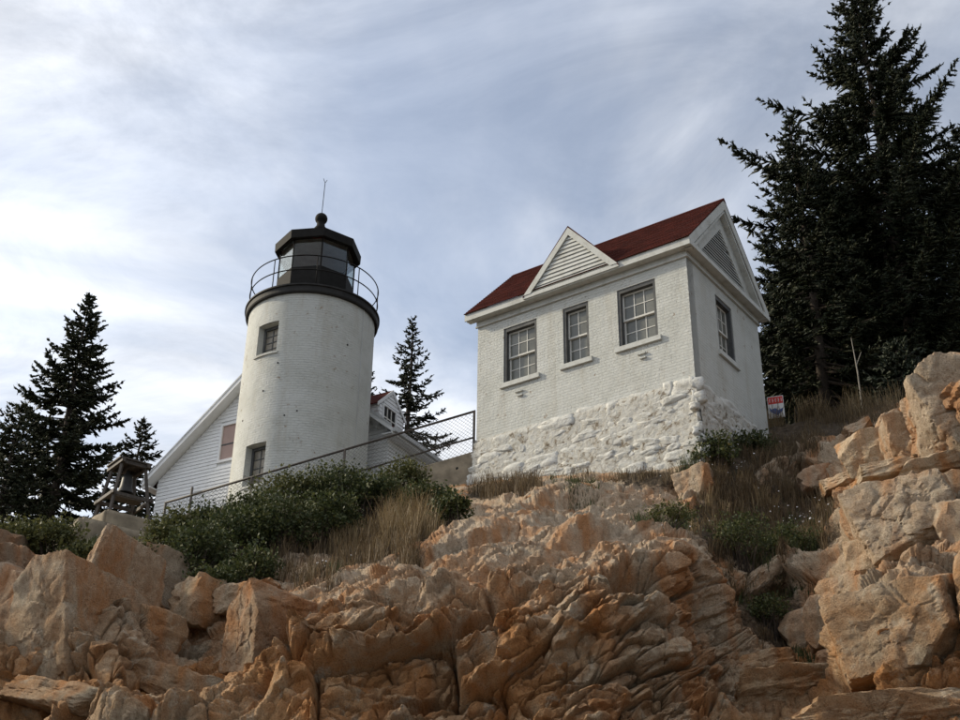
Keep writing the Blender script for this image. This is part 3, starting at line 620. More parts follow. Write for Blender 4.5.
# roof slopes
yr = -DB/2; run = OY-yr; rise = HR-HE
roof = MB()
sl_len = math.hypot(run, rise); nrm = (rise/sl_len, run/sl_len)  # y,z of front slope normal
tkn = 0.05
for sg in (1, -1):
    ye = yr+sg*run
    roof.prism([(-OX-0.004, ye+sg*0.03, H(HE)-0.03*rise/run), (-OX-0.004, yr, H(HR)), (-OX-0.004, yr, H(HR)+tkn*0.8), (-OX-0.004, ye+sg*0.05, H(HE)-0.035)], (DW+2*OX+0.008, 0, 0))
rf = roof.build('roof', 'red_shingle', house)
nc_ = 24
for i in range(nc_):
    t0, t1 = 1-i/nc_, 1-(i+1)/nc_-0.004; lift = tkn*0.8
    def sp(t_, up): return (yr+(run+0.05)*t_+nrm[0]*up, H(HR)+lift-(rise+lift+0.035)*t_+nrm[1]*up)
    (ya, za), (yb, zb2), (yc, zc2) = sp(t0, 0.016+0.004*random.random()), sp(t1, 0.004), sp(t0, 0.001)
    MB().prism([(-OX-0.003, ya, za), (-OX-0.003, yb, zb2), (-OX-0.003, yc, zc2)], (DW+2*OX+0.006, 0, 0)).build('shingle_course', 'red_shingle', rf)
# ridge cap
MB().prism([(-OX-0.006, yr-0.12, H(HR)-0.06), (-OX-0.006, yr, H(HR)+tkn*0.8+0.02), (-OX-0.006, yr+0.12, H(HR)-0.06)], (DW+2*OX+0.012, 0, 0)).build('ridge_cap', 'red_shingle', rf)
# gable rakes and louvred gable at the right end
def yz_at(t, sg): return (yr+sg*run*t, H(HR)-rise*t)
for X, nm in ((-OX, 'near'), (DW+OX-0.03, 'far')):
    for sg in (1, -1):
        k = 0.26
        MB().prism([(X, yr, H(HR)-0.004), (X, yr+sg*run, H(HE)-0.004), (X, yr+sg*(run-0.10), H(HE)-0.22+0.10*0), (X, yr, H(HR)-0.30)], (0.03, 0, 0)).build('rake_board', 'white_wood', house)
        if nm == 'near': MB().prism([(-OX+0.031, yr, H(HR)-0.33), (-OX+0.031, yr+sg*(run-0.12), H(HE)-0.24), (-OX+0.031, yr+sg*(run-0.24), H(HE)-0.24), (-OX+0.031, yr, H(HR)-0.40)], (OX-0.06, 0, 0)).build('rake_soffit', 'white_wood', house)
gp = MB(); gp.prism([(-0.02, -DB-0.02, H(0.2)), (-0.02, 0.02, H(0.2)), (-0.02, yr, H(HR)-0.36)], (0.05, 0, 0)); gp.build('gable_panel', 'weathered_wood', house)
# trim triangle around the louvres
def tri_frame(p, q, r, w, off):
    P = [np.array(x, float) for x in (p, q, r)]; c = sum(P)/3
    # inset along bisectors
    def inset(i):
        a, b, cc = P[i], P[(i+1) % 3], P[(i+2) % 3]; e1 = (b-a)/np.linalg.norm(b-a); e2 = (cc-a)/np.linalg.norm(cc-a); bis = e1+e2; bis /= np.linalg.norm(bis); s_ = math.sqrt((1-e1@e2)/2); return a+bis*w/s_
    I = [inset(i) for i in range(3)]
    out = []
    for i in range(3):
        j = (i+1) % 3; m = MB(); m.prism([P[i], P[j], I[j], I[i]], off); out.append(m)
    return out, I
gx = -0.022
fr_, I = tri_frame((gx, -DB+0.0, H(0.21)), (gx, 0.0, H(0.21)), (gx, yr, H(HR)-0.42), 0.30, (-0.045, 0, 0))
for m in fr_: m.build('gable_trim', 'white_wood', house)
zb, ztop = I[0][2], I[2][2]; yl, yrr = I[0][1], I[1][1]; ns = 15
for i in range(ns):
    z = zb+(ztop-zb)*(i+0.15)/ns; hgt = (ztop-zb)/ns; tt = (z-zb)/(ztop-zb); ya = yl+(yr-yl)*tt; yb = yrr+(yr-yrr)*tt
    if i in (9,) : ya += 0.25
    if yb-ya < 0.05: continue
    dz = random.uniform(-0.012, 0.012)
    MB().add([(gx-0.002, ya, z+hgt*0.95), (gx-0.002, yb, z+hgt*0.95+dz), (gx-0.045, yb, z+dz), (gx-0.045, ya, z), (gx-0.002, ya, z+hgt*0.80), (gx-0.002, yb, z+hgt*0.80+dz), (gx-0.045, yb, z-0.02+dz), (gx-0.045, ya, z-0.02)],
             [(0, 1, 2, 3), (4, 7, 6, 5), (0, 4, 5, 1), (3, 2, 6, 7), (0, 3, 7, 4), (1, 5, 6, 2)]).build('louvre_slat', 'white_wood', house)
# front gable over the middle window
GX, GH, GL, GR, GY, GB = 3.10, 1.871, 4.487, 1.699, 0.2915, 0.28
gm_ = MB(); gm_.prism([(GL-0.02, GY-0.06, H(GB)), (GR+0.02, GY-0.06, H(GB)), (GX, GY-0.06, H(GH)-0.04)], (0, 0.03, 0)); gm_.build('gable_panel', 'white_wood', house)
slope_y = lambda z: yr+run*(HR-(z))/rise         # where the main roof is at height z
for xe in (GL, GR):
    # small roof slopes running back into the main roof
    xa = xe+math.copysign(0.02, xe-GX)
    v = [(GX, GY+0.034, H(GH)+0.03), (xa, GY+0.034, H(GB)-0.03), (xa, slope_y(GB)-0.05, H(GB)-0.03), (GX, slope_y(GH)-0.1, H(GH)+0.03)]
    v2 = [(x, y, z-0.05) for x, y, z in v]
    MB().add(v+v2, [(0, 1, 2, 3), (7, 6, 5, 4), (0, 4, 5, 1), (1, 5, 6, 2), (2, 6, 7, 3), (3, 7, 4, 0)]).build('gable_roof', 'red_shingle', house)
    MB().prism([(GX, GY+0.002, H(GH)-0.025), (xe, GY+0.002, H(GB)-0.02), (xe-math.copysign(0.21, xe-GX), GY+0.002, H(GB)-0.02), (GX, GY+0.002, H(GH)-0.25)], (0, 0.035, 0)).build('rake_board', 'white_wood', house)
nb = 11
for i in range(nb):
    z0 = GB+0.04+(GH-0.30-GB)*(i/nb); z1 = GB+0.04+(GH-0.30-GB)*((i+1)/nb); t0 = (z0-GB)/(GH-0.2-GB)
    xl = GL-0.17+(GX-GL+0.17)*t0; xr = GR+0.17+(GX-GR-0.17)*t0
    if xl-xr < 0.06: continue
    dz = random.uniform(-0.010, 0.010)
    MB().add([(xr, GY-0.028, H(z0)), (xl, GY-0.028, H(z0)+dz), (xl, GY+0.006, H(z0)+dz), (xr, GY+0.006, H(z0)), (xr, GY-0.028, H(z1)-0.012), (xl, GY-0.028, H(z1)-0.012+dz), (xl, GY-0.022, H(z1)-0.012+dz), (xr, GY-0.022, H(z1)-0.012)],
             [(0, 1, 2, 3), (7, 6, 5, 4), (0, 4, 5, 1), (1, 5, 6, 2), (2, 6, 7, 3), (3, 7, 4, 0)]).build('clapboard', 'white_wood', house)
MB().box(GR-0.02, GL+0.02, OY+0.013, OY+0.05, H(0.17), H(0.275)).build('gutter', 'white_wood', house)

# rubble footing: a mortar core with whitewashed stones standing out of it
FT = H(-3.30); FBm = H(-6.1)
def core_sheet(a0, a1, to, seed):
    na, nz = 110, 56; V = []
    A_ = np.linspace(a0, a1, na); Zs = np.linspace(FT+0.02, FBm, nz)
    aa, zz = np.meshgrid(A_, Zs); q = np.c_[aa.ravel(), zz.ravel(), np.full(aa.size, seed*3.3)]
    d = 0.03*fbm(q*2.0, 4, seed)+0.022*fbm(q*9, 4, seed+9, 0.65)+0.052+(FT-q[:, 1])*0.055
    d *= sst(0, 0.12, FT+0.02-q[:, 1])*1.0
    V = np.array([to(a, z, -dd) for a, z, dd in zip(q[:, 0], q[:, 1], d)]); ix = np.arange(na*nz).reshape(nz, na)
    return V, np.stack([ix[:-1, :-1], ix[1:, :-1], ix[1:, 1:], ix[:-1, 1:]], -1).reshape(-1, 4)
foot = MB().box(0.02, DW-0.02, -DB+0.02, -0.02, FBm, FT).build('footing', 'painted_stone', house)
for (a0, a1, to, sd) in ((-0.05, DW+0.05, front, 3), (-0.05, DB+0.05, side, 5)):
    V, Fq = core_sheet(a0, a1, to, sd); link_mesh('mortar', mesh_np('mortar', V, Fq), 'footing_mortar', foot, True)
# left end face of the footing
V, Fq = core_sheet(-0.05, 1.6, lambda a, z, d: (DW-d, -a, z), 8); link_mesh('mortar', mesh_np('mortar', V, Fq), 'footing_mortar', foot, True)
srg = np.random.default_rng(5)
def stones(L, to, sd, end=None):
    z = FT
    while z > FBm+0.2:
        h = srg.uniform(0.15, 0.40); a = -0.04-srg.uniform(0, 0.2)
        while a < L-0.05:
            w = srg.uniform(0.24, 1.05)*(1.15 if h > 0.26 else 0.85)
            c = a+w/2; zc = z-h/2+srg.normal(0, 0.05); out = 0.03+(FT-zc)*0.055
            off_ = srg.normal(0, 0.014)
            if srg.random() < 0.93 and c < L+0.02:
                V, Fc = rock_shape(int(sd*1000+srg.integers(1e6)), (w*0.56, 0.10, h*0.60), 3, 0.5, 22, 1.5, 6, 0.10)
                V = V@rot('Y', srg.normal(0, 0.10)).T
                Vw = np.array([to(c+p[0], zc+p[2], -(out-0.067+off_+p[1])) for p in V])
                ctr = Vw.mean(0); me_ = mesh_np('stone', Vw-ctr, Fc); o = link_mesh('stone', me_, 'painted_stone', foot, True); o.location = tuple(ctr)
            a += w*0.98
        z -= h*0.97
stones(DW, front, 1); stones(DB, side, 2)

# ------------------------------------------------------------------ lighthouse tower
TX, TY, TR = -5.27, 34.0, 1.955
TB = 12.6
tower = empty('lighthouse_tower', (TX, TY, TB))
tag(tower, 'round white brick lighthouse tower with black lantern room and gallery railing', 'lighthouse')
def cyl_hit(u, v, r=TR):
    d = rays(u, v); a = d[0]**2+d[1]**2; b = -2*(d[0]*TX+d[1]*TY); c = TX**2+TY**2-r*r; s = (-b-math.sqrt(b*b-4*a*c))/(2*a); p = d*s
    return math.atan2(p[1]-TY, p[0]-TX), p[2]-TB
def zf(v, y, u=318): return float(at(u, v, y)[2])-TB
def win_px(tl, trr, bl, brr):
    a = [cyl_hit(*p) for p in (tl, trr, bl, brr)]
    return (a[0][0]+a[2][0])/2, (a[1][0]+a[3][0])/2, (a[2][1]+a[3][1])/2, (a[0][1]+a[1][1])/2
w1 = win_px((258.75, 327), (278.5, 320.8), (256.7, 355.4), (276.7, 352.5))
w2 = win_px((246, 446.7), (266, 441.9), (243, 487), (263, 484))
deck_b = zf(292.8, TY-TR); ztop = deck_b+0.05
ths = sorted(list(np.linspace(-math.pi, math.pi, 121)[:-1])+[w1[0], w1[1], w2[0], w2[1]]); zs = sorted(list(np.linspace(0, ztop, 30))+[w1[2], w1[3], w2[2], w2[3]])
tm = MB(); rad = lambda z: TR+0.02*(1-z/ztop)
for i in range(len(ths)):
    t0 = ths[i]; t1 = ths[(i+1) % len(ths)]+(2*math.pi if i == len(ths)-1 else 0); tc = (t0+t1)/2
    if t1-t0 < 1e-6: continue
    for j in range(len(zs)-1):
        zc = (zs[j]+zs[j+1])/2
        if any(w[0] < tc < w[1] and w[2] < zc < w[3] for w in (w1, w2)): continue
        tm.add([(rad(z)*math.cos(t_), rad(z)*math.sin(t_), z) for t_, z in ((t0, zs[j]), (t1, zs[j]), (t1, zs[j+1]), (t0, zs[j+1]))], [(0, 1, 2, 3)])
RI = TR-0.27
for (a, b, z0, z1) in (w1, w2):
    q = lambda r, t_, z: (r*math.cos(t_), r*math.sin(t_), z)
    ins = 0.02
    for (p0, p1) in (((a, z0), (a, z1)), ((b, z0), (b, z1)), ((a, z0), (b, z0)), ((a, z1), (b, z1))):
        tm.add([q(rad(p0[1]), *p0), q(rad(p1[1]), *p1), q(RI, *p1), q(RI, *p0)], [(0, 1, 2, 3)])
me = bpy.data.meshes.new('tower_wall'); me.from_pydata(tm.v, [], tm.f); bm = bmesh.new(); bm.from_mesh(me); bmesh.ops.remove_doubles(bm, verts=bm.verts, dist=0.0005); bmesh.ops.recalc_face_normals(bm, faces=bm.faces)
for f in bm.faces: f.smooth = True
for e in bm.edges:
    if len(e.link_faces) == 2 and e.calc_face_angle() > 0.6: e.smooth = False
bm.to_mesh(me); bm.free(); link_mesh('tower_wall', me, 'tower_brick', tower)
for (a, b, z0, z1) in (w1, w2):
    am = (a+b)/2; wd = 2*(RI+0.04)*math.sin((b-a)/2)-0.01
    ex = np.array([-math.sin(am), math.cos(am), 0]); en = np.array([math.cos(am), math.sin(am), 0]); R0 = (RI+0.04)*math.cos((b-a)/2)
    def to(x, z, d): return tuple(ex*x+en*(R0-d)+np.array([0, 0, z]))
    def bx(mb, x0, x1, za, zb, d0, d1):
        p = [to(x, z, d) for d in (d0, d1) for (x, z) in ((x0, za), (x1, za), (x1, zb), (x0, zb))]
        mb.add(p, [(0, 1, 2, 3), (7, 6, 5, 4), (0, 4, 5, 1), (1, 5, 6, 2), (2, 6, 7, 3), (3, 7, 4, 0)])
    m = MB(); h = wd/2; fw = 0.07
    bx(m, -h, -h+fw, z0+0.01, z1-0.01, -0.03, 0.06); bx(m, h-fw, h, z0+0.01, z1-0.01, -0.03, 0.06); bx(m, -h+fw, h-fw, z1-fw-0.03, z1-0.01, -0.03, 0.06); bx(m, -h+fw, h-fw, z0+0.01, z0+fw, -0.03, 0.06)
    wn_ = m.build('window', 'weathered_wood', tower)
    xs = np.linspace(-h+fw, h-fw, 3); ys = np.linspace(z0+fw, z1-fw-0.03, 5); m = MB()
    bx(m, xs[1]-0.014, xs[1]+0.014, ys[0], ys[-1], 0.0, 0.04)
    for y_ in ys[1:-1]: bx(m, xs[0], xs[1]-0.014, y_-0.014, y_+0.014, 0.002, 0.038); bx(m, xs[1]+0.014, xs[2], y_-0.014, y_+0.014, 0.002, 0.038)
    m.build('glazing_bars', 'weathered_wood', wn_)
    for i in range(2):
        for j in range(4):
            m = MB(); bx(m, xs[i], xs[i+1], ys[j], ys[j+1], 0.018, 0.024); m.build('pane', 'pane_tower', wn_)
    sil = MB(); rr = TR+0.05; n_ = 6; tt = np.linspace(a-0.03, b+0.03, n_)
    for i in range(n_-1):
        for (z_a, z_b) in ((z0-0.07, z0-0.003),):
            p = [(r*math.cos(t_), r*math.sin(t_), z) for r in (TR-0.2, rr) for t_, z in ((tt[i], z_a), (tt[i+1], z_a), (tt[i+1], z_b), (tt[i], z_b))]
            sil.add(p, [(0, 1, 2, 3), (7, 6, 5, 4), (0, 4, 5, 1), (1, 5, 6, 2), (2, 6, 7, 3), (3, 7, 4, 0)])
    sil.build('sill', 'tower_brick', wn_)
# gallery deck
dt = deck_b+0.26; RD = 2.06
gd = MB(); gd.lathe([(0.2, deck_b+0.055), (TR+0.015, deck_b+0.055), (TR+0.02, deck_b-0.02), (RD-0.02, deck_b-0.01), (RD, deck_b+0.03), (RD, deck_b+0.2), (RD+0.04, deck_b+0.21), (RD+0.04, dt), (0.2, dt+0.02)], 96, closed=True)
deck = gd.build('gallery_deck', 'dark_deck', tower)
# railing
RRr = 2.0; rail_t = zf(255, TY-RRr, 304); rail_m = dt+(rail_t-dt)*0.52
for z, nm in ((rail_t, 'top'), (rail_m, 'mid')):
    m = MB(); pr = [(RRr+0.019*math.cos(w), z+0.019*math.sin(w)) for w in np.linspace(0, 2*math.pi, 7)[:-1]]; m.lathe(pr, 96, closed=True); m.build('rail', 'black_iron', tower, True)
for i in range(9):
    w = math.radians(-121+40*i); p = (RRr*math.cos(w), RRr*math.sin(w)); MB().tube([(*p, dt), (*p, rail_t)], 0.017, 6).build('rail_post', 'black_iron', tower, True)
# lantern room
LR = 1.22
LA = math.atan2(-TY, -TX)+math.radians(5)
g0 = zf(264.5, TY-LR); g1 = zf(236.5, TY-LR)
def oct_(r, z): return [(r*math.cos(LA+k*math.pi/4), r*math.sin(LA+k*math.pi/4), z) for k in range(8)]
for k in range(8):
    k2 = (k+1) % 8; m = MB(); a, b = oct_(LR, 0)[k], oct_(LR, 0)[k2]; ai, bi = oct_(LR-0.06, 0)[k], oct_(LR-0.06, 0)[k2]
    m.prism([(a[0], a[1], dt), (b[0], b[1], dt), (bi[0], bi[1], dt), (ai[0], ai[1], dt)], (0, 0, g0-dt)); m.build('parapet_panel', 'black_iron', tower)
    m = MB(); c = lambda p, q, s: (p[0]+(q[0]-p[0])*s, p[1]+(q[1]-p[1])*s)
    A1, B1 = c(a, b, 0.03), c(b, a, 0.03); f_ = 1-0.02/LR
    m.prism([(A1[0]*f_, A1[1]*f_, g0+0.002), (B1[0]*f_, B1[1]*f_, g0+0.002), (B1[0]*f_*0.992, B1[1]*f_*0.992, g0+0.002), (A1[0]*f_*0.992, A1[1]*f_*0.992, g0+0.002)], (0, 0, g1-g0-0.004)); m.build('lantern_pane', 'lantern_glass', tower)
    p = oct_(LR-0.025, 0)[k]; MB().tube([(p[0], p[1], g0), (p[0], p[1], g1)], 0.026, 6).build('mullion', 'black_iron', tower)
m = MB()
for (r, z) in ((LR-0.01, g1+0.0), (LR+0.16, g1-0.03), (LR+0.17, g1+0.27), (0.9, g1+0.50), (0.22, g1+0.62), (0.0, g1+0.62)):
    m.v += [(x, y, z) for x, y, _ in oct_(max(r, 0.001), z)]
for i in range(5):
    for k in range(8): m.f.append((i*8+k, i*8+(k+1) % 8, (i+1)*8+(k+1) % 8, (i+1)*8+k))
m.f.append(tuple(range(8)))
lroof = m.build('lantern_roof', 'black_iron', tower)
m = MB(); m.add(oct_(LR-0.04, g1-0.012), [tuple(range(8))]); m.build('lantern_ceiling', 'grey_ceiling', lroof)
bz = float(at(320.5, 219, TY)[2])-TB; br_ = 0.205
prof = [(0.001, bz-0.55), (0.20, bz-0.55), (0.21, bz-0.40), (0.14, bz-0.30), (0.13, bz-0.20)]+[(br_*math.cos(w), bz+br_*math.sin(w)) for w in np.linspace(-0.8, math.pi/2-0.02, 12)]
MB().lathe(prof, 24).build('vent_ball', 'black_iron', lroof, True)
rt = float(at(323, 180, TY)[2])-TB
m = MB(); m.tube([(0, 0, bz+br_-0.02), (0.02, 0, rt-0.12)], 0.012, 6); m.tube([(0.02, 0, rt-0.12), (0.085, 0, rt+0.0)], 0.009, 5); m.tube([(0.02, 0, rt-0.12), (-0.045, 0, rt+0.06)], 0.009, 5)
m.build('lightning_rod', 'black_iron', lroof)
m = MB(); m.lathe([(0.001, dt+0.02), (0.16, dt+0.02), (0.13, g0-0.15), (0.13, g0+0.05), (0.001, g0+0.05)], 16); lamp = m.build('lamp_pedestal', 'dark_deck', tower)
MB().lathe([(0.001, g0+0.055), (0.15, g0+0.055), (0.19, g0+0.17), (0.19, g0+0.33), (0.14, g0+0.45), (0.001, g0+0.45)], 20).build('red_lens', 'red_lens', lamp, True)
# lightning conductor on the wall
th_, z_ = cyl_hit(363.3, 310); m = MB(); m.tube([((TR+0.03)*math.cos(th_), (TR+0.03)*math.sin(th_), z) for z in np.linspace(0.0, deck_b, 12)], 0.008, 5); m.build('conductor_cable', 'gutter', tower)
for (u, v) in ((284.5, 415.5), (347.3, 345), (243, 421), (263.3, 391), (297, 411), (278, 363)):  # small holes in the wall: dark-coloured studs stand in for their shade
    a, z = cyl_hit(u, v); c = np.array([math.cos(a), math.sin(a), 0]); MB().tube([tuple(c*(TR-0.03)+np.array([0, 0, z])), tuple(c*(TR+0.022)+np.array([0, 0, z]))], 0.028, 6).build('hole_spot', 'dark_deck', tower)

# ------------------------------------------------------------------ keeper's house behind the tower
KD = np.array([-0.875, 0.485]); KD /= np.linalg.norm(KD); KT = math.atan2(KD[1], KD[0])
KX = np.array([KD[0], KD[1], 0]); KY = np.array([-KD[1], KD[0], 0])      # left along the gable, outward from the gable
def plane_hit(u, v, p0, n):
    d = rays(u, v); return d*((p0@n)/(d@n))
PL = at(157.8, 484.4, 39.5)
ze = float(PL[2])
ER = at_z(368, 409, ze)              # a point on the right hand eave
KW = float((PL-ER)@KX)-0.35          # right eave overhangs the wall by 0.35
KO = PL-KX*KW; KO[2] = 11.5
keep = empty('keeper_house', KO, KT); tag(keep, 'white clapboard keeper house with steep gable and small dormer behind the lighthouse', 'house')
def KL(p): q = np.asarray(p)-KO; return np.array([q@KX, q@KY, q[2]])
kz = ze-11.5
a_ = KL(plane_hit(238, 378.5, KO+KY*0.4, KY)); b_ = KL(plane_hit(150, 472.5, KO+KY*0.4, KY))
kslope = (a_[2]-b_[2])/(b_[0]-a_[0])
KAP = b_[2]+kslope*(b_[0]-KW/2); KEZ = b_[2]-kslope*(KW+0.35-b_[0])
KDp = 9.0
print('keeper', KW, kslope, kz, KAP, KEZ)
gtop = lambda x: KAP-0.18-kslope*abs(x-KW/2)
MB().prism([(0.0, -0.03, 0), (KW, -0.03, 0), (KW, -0.03, gtop(KW)), (KW/2, -0.03, gtop(KW/2)), (0, -0.03, gtop(0))], (0, -0.2, 0)).build('gable_wall', 'house_white', keep)
MB().box(0.0, 0.2, -KDp, -0.235, 0, gtop(0)).build('side_wall', 'house_white', keep)
MB().box(KW-0.2, KW, -KDp, -0.235, 0, gtop(0)).build('side_wall', 'house_white', keep)
# window in the gable: hit points
kp = [KL(plane_hit(u, v, KO, KY)) for (u, v) in ((222.5, 427), (221, 460.5))]
KWL = (kp[0][0]+kp[1][0])/2; KWR = KWL-0.85; KZ1, KZ0 = kp[0][2], kp[1][2]
def board(x0, x1, z, h, to, name='clapboard', parent=None):
    p = [to(x0, z, -0.022), to(x1, z, -0.022), to(x1, z+h, -0.004), to(x0, z+h, -0.004), to(x0, z, 0.028), to(x1, z, 0.028), to(x1, z+h, 0.028), to(x0, z+h, 0.028)]
    MB().add(p, [(0, 1, 2, 3), (7, 6, 5, 4), (0, 4, 5, 1), (1, 5, 6, 2), (2, 6, 7, 3), (3, 7, 4, 0)]).build(name, 'house_white', parent)
CB = 0.125; z = 0.9
while z < KAP-0.5:
    zt = z+CB-0.004
    hw = min(KW/2, (KAP-0.2-zt)/kslope)
    if hw > 0.1:
        l, r = KW/2+hw, KW/2-hw
        segs = [(r, l)]
        if zt > KZ0-0.08 and z < KZ1+0.09: segs = [(r, KWR-0.1), (KWL+0.1, l)]
        for s0, s1 in segs:
            if s1-s0 > 0.05: board(s0, s1, z, CB-0.004, front, 'clapboard', keep)
    z += CB
z = 0.9
while z < gtop(0)-0.15:
    board(0.0, 7.0, z, CB-0.004, side, 'clapboard', keep); z += CB
def frame4(x0, x1, z0, z1, w, d0, d1, to, mb):
    for (a, b, c, d) in ((x0-w, x0, z0-w, z1+w), (x1, x1+w, z0-w, z1+w), (x0, x1, z1, z1+w), (x0, x1, z0-w, z0)):
        p = [to(x, z, dd) for dd in (d0, d1) for (x, z) in ((a, c), (b, c), (b, d), (a, d))]
        mb.add(p, [(0, 1, 2, 3), (7, 6, 5, 4), (0, 4, 5, 1), (1, 5, 6, 2), (2, 6, 7, 3), (3, 7, 4, 0)])
m = MB(); frame4(KWR, KWL, KZ0, KZ1, 0.09, -0.05, 0.03, front, m); kw = m.build('window', 'house_white', keep)
zm = KZ0+(KZ1-KZ0)*0.45
for (za, zb) in ((KZ0, zm-0.025), (zm+0.025, KZ1)): MB().box(KWR, KWL, -0.028, -0.01, za, zb).build('pane', 'pink_blind', kw)
MB().box(KWR, KWL, -0.026, 0.0, zm-0.024, zm+0.024).build('meeting_rail', 'weathered_wood', kw)
# roof slabs, rakes and soffits
for sg in (1, -1):
    xe = KW/2+sg*(KW/2+0.35); th = 0.09
    MB().prism([(KW/2, 0.38, KAP), (xe, 0.38, KEZ), (xe, 0.38, KEZ-0.05), (KW/2, 0.38, KAP-0.08)], (0, -KDp-0.6, 0)).build('roof', 'red_shingle', keep)
    MB().prism([(KW/2, 0.40, KAP-0.02), (xe, 0.40, KEZ-0.02), (xe, 0.40, KEZ-0.20), (KW/2, 0.40, KAP-0.24)], (0, -0.03, 0)).build('rake_board', 'house_white', keep)
    MB().prism([(KW/2, 0.418, KAP+0.02), (xe+sg*0.02, 0.418, KEZ+0.02), (xe+sg*0.02, 0.418, KEZ-0.06), (KW/2, 0.418, KAP-0.06)], (0, -0.016, 0)).build('rake_moulding', 'gutter', keep)
    MB().prism([(KW/2, 0.368, KAP-0.16), (xe, 0.368, KEZ-0.13), (xe, 0.368, KEZ-0.17), (KW/2, 0.368, KAP-0.20)], (0, -0.395, 0)).build('rake_soffit', 'house_white', keep)
    m = MB(); x0, x1 = sorted((xe, xe-sg*0.34)); m.box(x0, x1, -KDp, 0.365, KEZ-0.26, KEZ-0.22); m.build('eave_soffit', 'house_white', keep)
    x0, x1 = sorted((xe, xe+sg*0.10)); MB().box(x0, x1, -KDp, 0.3, KEZ-0.19, KEZ-0.06).build('gutter', 'gutter', keep)
    x0, x1 = sorted((xe-sg*0.005, xe-sg*0.03)); MB().box(x0, x1, -KDp, 0.366, KEZ-0.24, KEZ-0.052).build('fascia', 'house_white', keep)
# dormer on the right hand slope
xd = 0.35
dh = lambda u, v: KL(plane_hit(u, v, KO+KX*xd, KX))
dl, dr, dap = dh(378, 413), dh(402, 426), dh(392.4, 392.5)
y0, y1 = dl[1], dr[1]; ym = (y0+y1)/2; zb_ = KEZ+0.15; zsp = dl[2]+0.95 if False else dh(378, 402)[2]; zap = dap[2]
print('dormer', dl, dr, dap, zsp)
xr_ = lambda z: (z-KEZ)/kslope-0.35           # main roof x at height z
m = MB(); m.prism([(xd, y0, zb_), (xd, y1, zb_), (xd, y1, zsp), (xd, ym, zap), (xd, y0, zsp)], (0.05, 0, 0)); dorm = m.build('dormer', 'house_white', keep)
for y in (y0, y1):
    s = 1 if y == y0 else -1
    MB().prism([(xd+0.051, y, zb_), (xd+0.051, y, zsp), (xr_(zsp)+0.05, y, zsp)], (0, -s*0.05, 0)).build('cheek', 'house_white', dorm)
    i = 0; z = zb_+0.1
    while z < zsp-0.05:
        if y == y0 and xr_(z) > xd+0.1: MB().box(xd+0.0, xr_(z)+0.05, y+0.001, y+0.022, z, z+0.115).build('clapboard', 'house_white', dorm)
        z += 0.125
    ov = 0.12*s
    m = MB(); pts = [(xd-0.045, ym, zap+0.04), (xd-0.045, y+ov, zsp-0.04), (xr_(zsp)+0.1, y+ov, zsp-0.04), (xr_(zap)+0.15, ym, zap+0.04)]
    m.add(pts+[(a, b, c-0.035) for a, b, c in pts], [(0, 1, 2, 3), (7, 6, 5, 4), (0, 4, 5, 1), (1, 5, 6, 2), (2, 6, 7, 3), (3, 7, 4, 0)]); m.build('dormer_roof', 'red_shingle', dorm)
    MB().prism([(xd-0.046, ym, zap+0.045), (xd-0.046, y+ov*1.05, zsp-0.035), (xd-0.046, y+ov*1.05, zsp-0.15), (xd-0.046, ym, zap-0.09)], (-0.03, 0, 0)).build('rake_board', 'house_white', dorm)
z = zb_+0.1
dw = [dh(382.5, 409), dh(393.5, 427)]; wy0, wy1 = dw[0][1], dw[1][1]; wz1 = dh(388, 409.5)[2]; wz0 = wz1-0.72
while z < zap-0.15:
    t_ = max(0, (z+0.12-zsp)/(zap-zsp)); hw = abs(y1-y0)/2*(1-t_)
    segs = [(ym-hw, ym+hw)]
    if z+0.12 > wz0-0.06 and z < wz1+0.07: segs = [(ym-hw, wy1-0.07), (wy0+0.07, ym+hw)]
    for s0, s1 in segs:
        if s1-s0 > 0.05: board(-s1, -s0, z, 0.12, lambda a, zz, d: (xd+d-0.03, -a, zz), 'clapboard', dorm)
    z += 0.125
m = MB(); dto = lambda a, zz, d: (xd+d, -a, zz); frame4(-wy0, -wy1, wz0, wz1, 0.06, -0.075, -0.005, dto, m); dwn = m.build('window', 'house_white', dorm)
MB().box(xd-0.032, xd-0.006, wy1, wy0, wz0, wz1).build('pane', 'dark_inside', dwn)
m = MB()
for s in (1/3, 2/3): yy = wy0+(wy1-wy0)*s; m.box(xd-0.05, xd-0.033, yy-0.02, yy+0.02, wz0, wz1)
m.box(xd-0.049, xd-0.034, wy1, wy0, (wz0+wz1)/2-0.02, (wz0+wz1)/2+0.02); m.build('glazing_bars', 'sash_white', dwn)

# ------------------------------------------------------------------ fence and retaining wall between the houses
FS = at(475.5, 411, 29.05); fzt = float(FS[2]); FE = at(165, 503, 30.3)
fd = FE-FS; fL = float(np.linalg.norm(fd[:2])); fsl = float(fd[2])/fL; fd /= np.linalg.norm(fd)
def shear(mb): mb.v = [(x, y, z+fsl*x) for x, y, z in mb.v]; return mb
fmz = float(at(475.5, 437, 29.05)[2]); fbz = float(at(471, 452, 29.0)[2])
fence = empty('chain_link_fence', (FS[0], FS[1], fbz), math.atan2(fd[1], fd[0])); tag(fence, 'chain link fence with brown pipe rails running from the lighthouse to the white house', 'fence')
hT = fzt-fbz; hM = fmz-fbz
print('fence', fL, hT, hM)
shear(MB().tube([(0, 0, hT), (fL, 0, hT)], 0.032, 8)).build('rail', 'rail_steel', fence, True)
shear(MB().tube([(0.03, 0, hM), (fL, 0, hM)], 0.026, 8)).build('rail', 'rail_steel', fence, True)
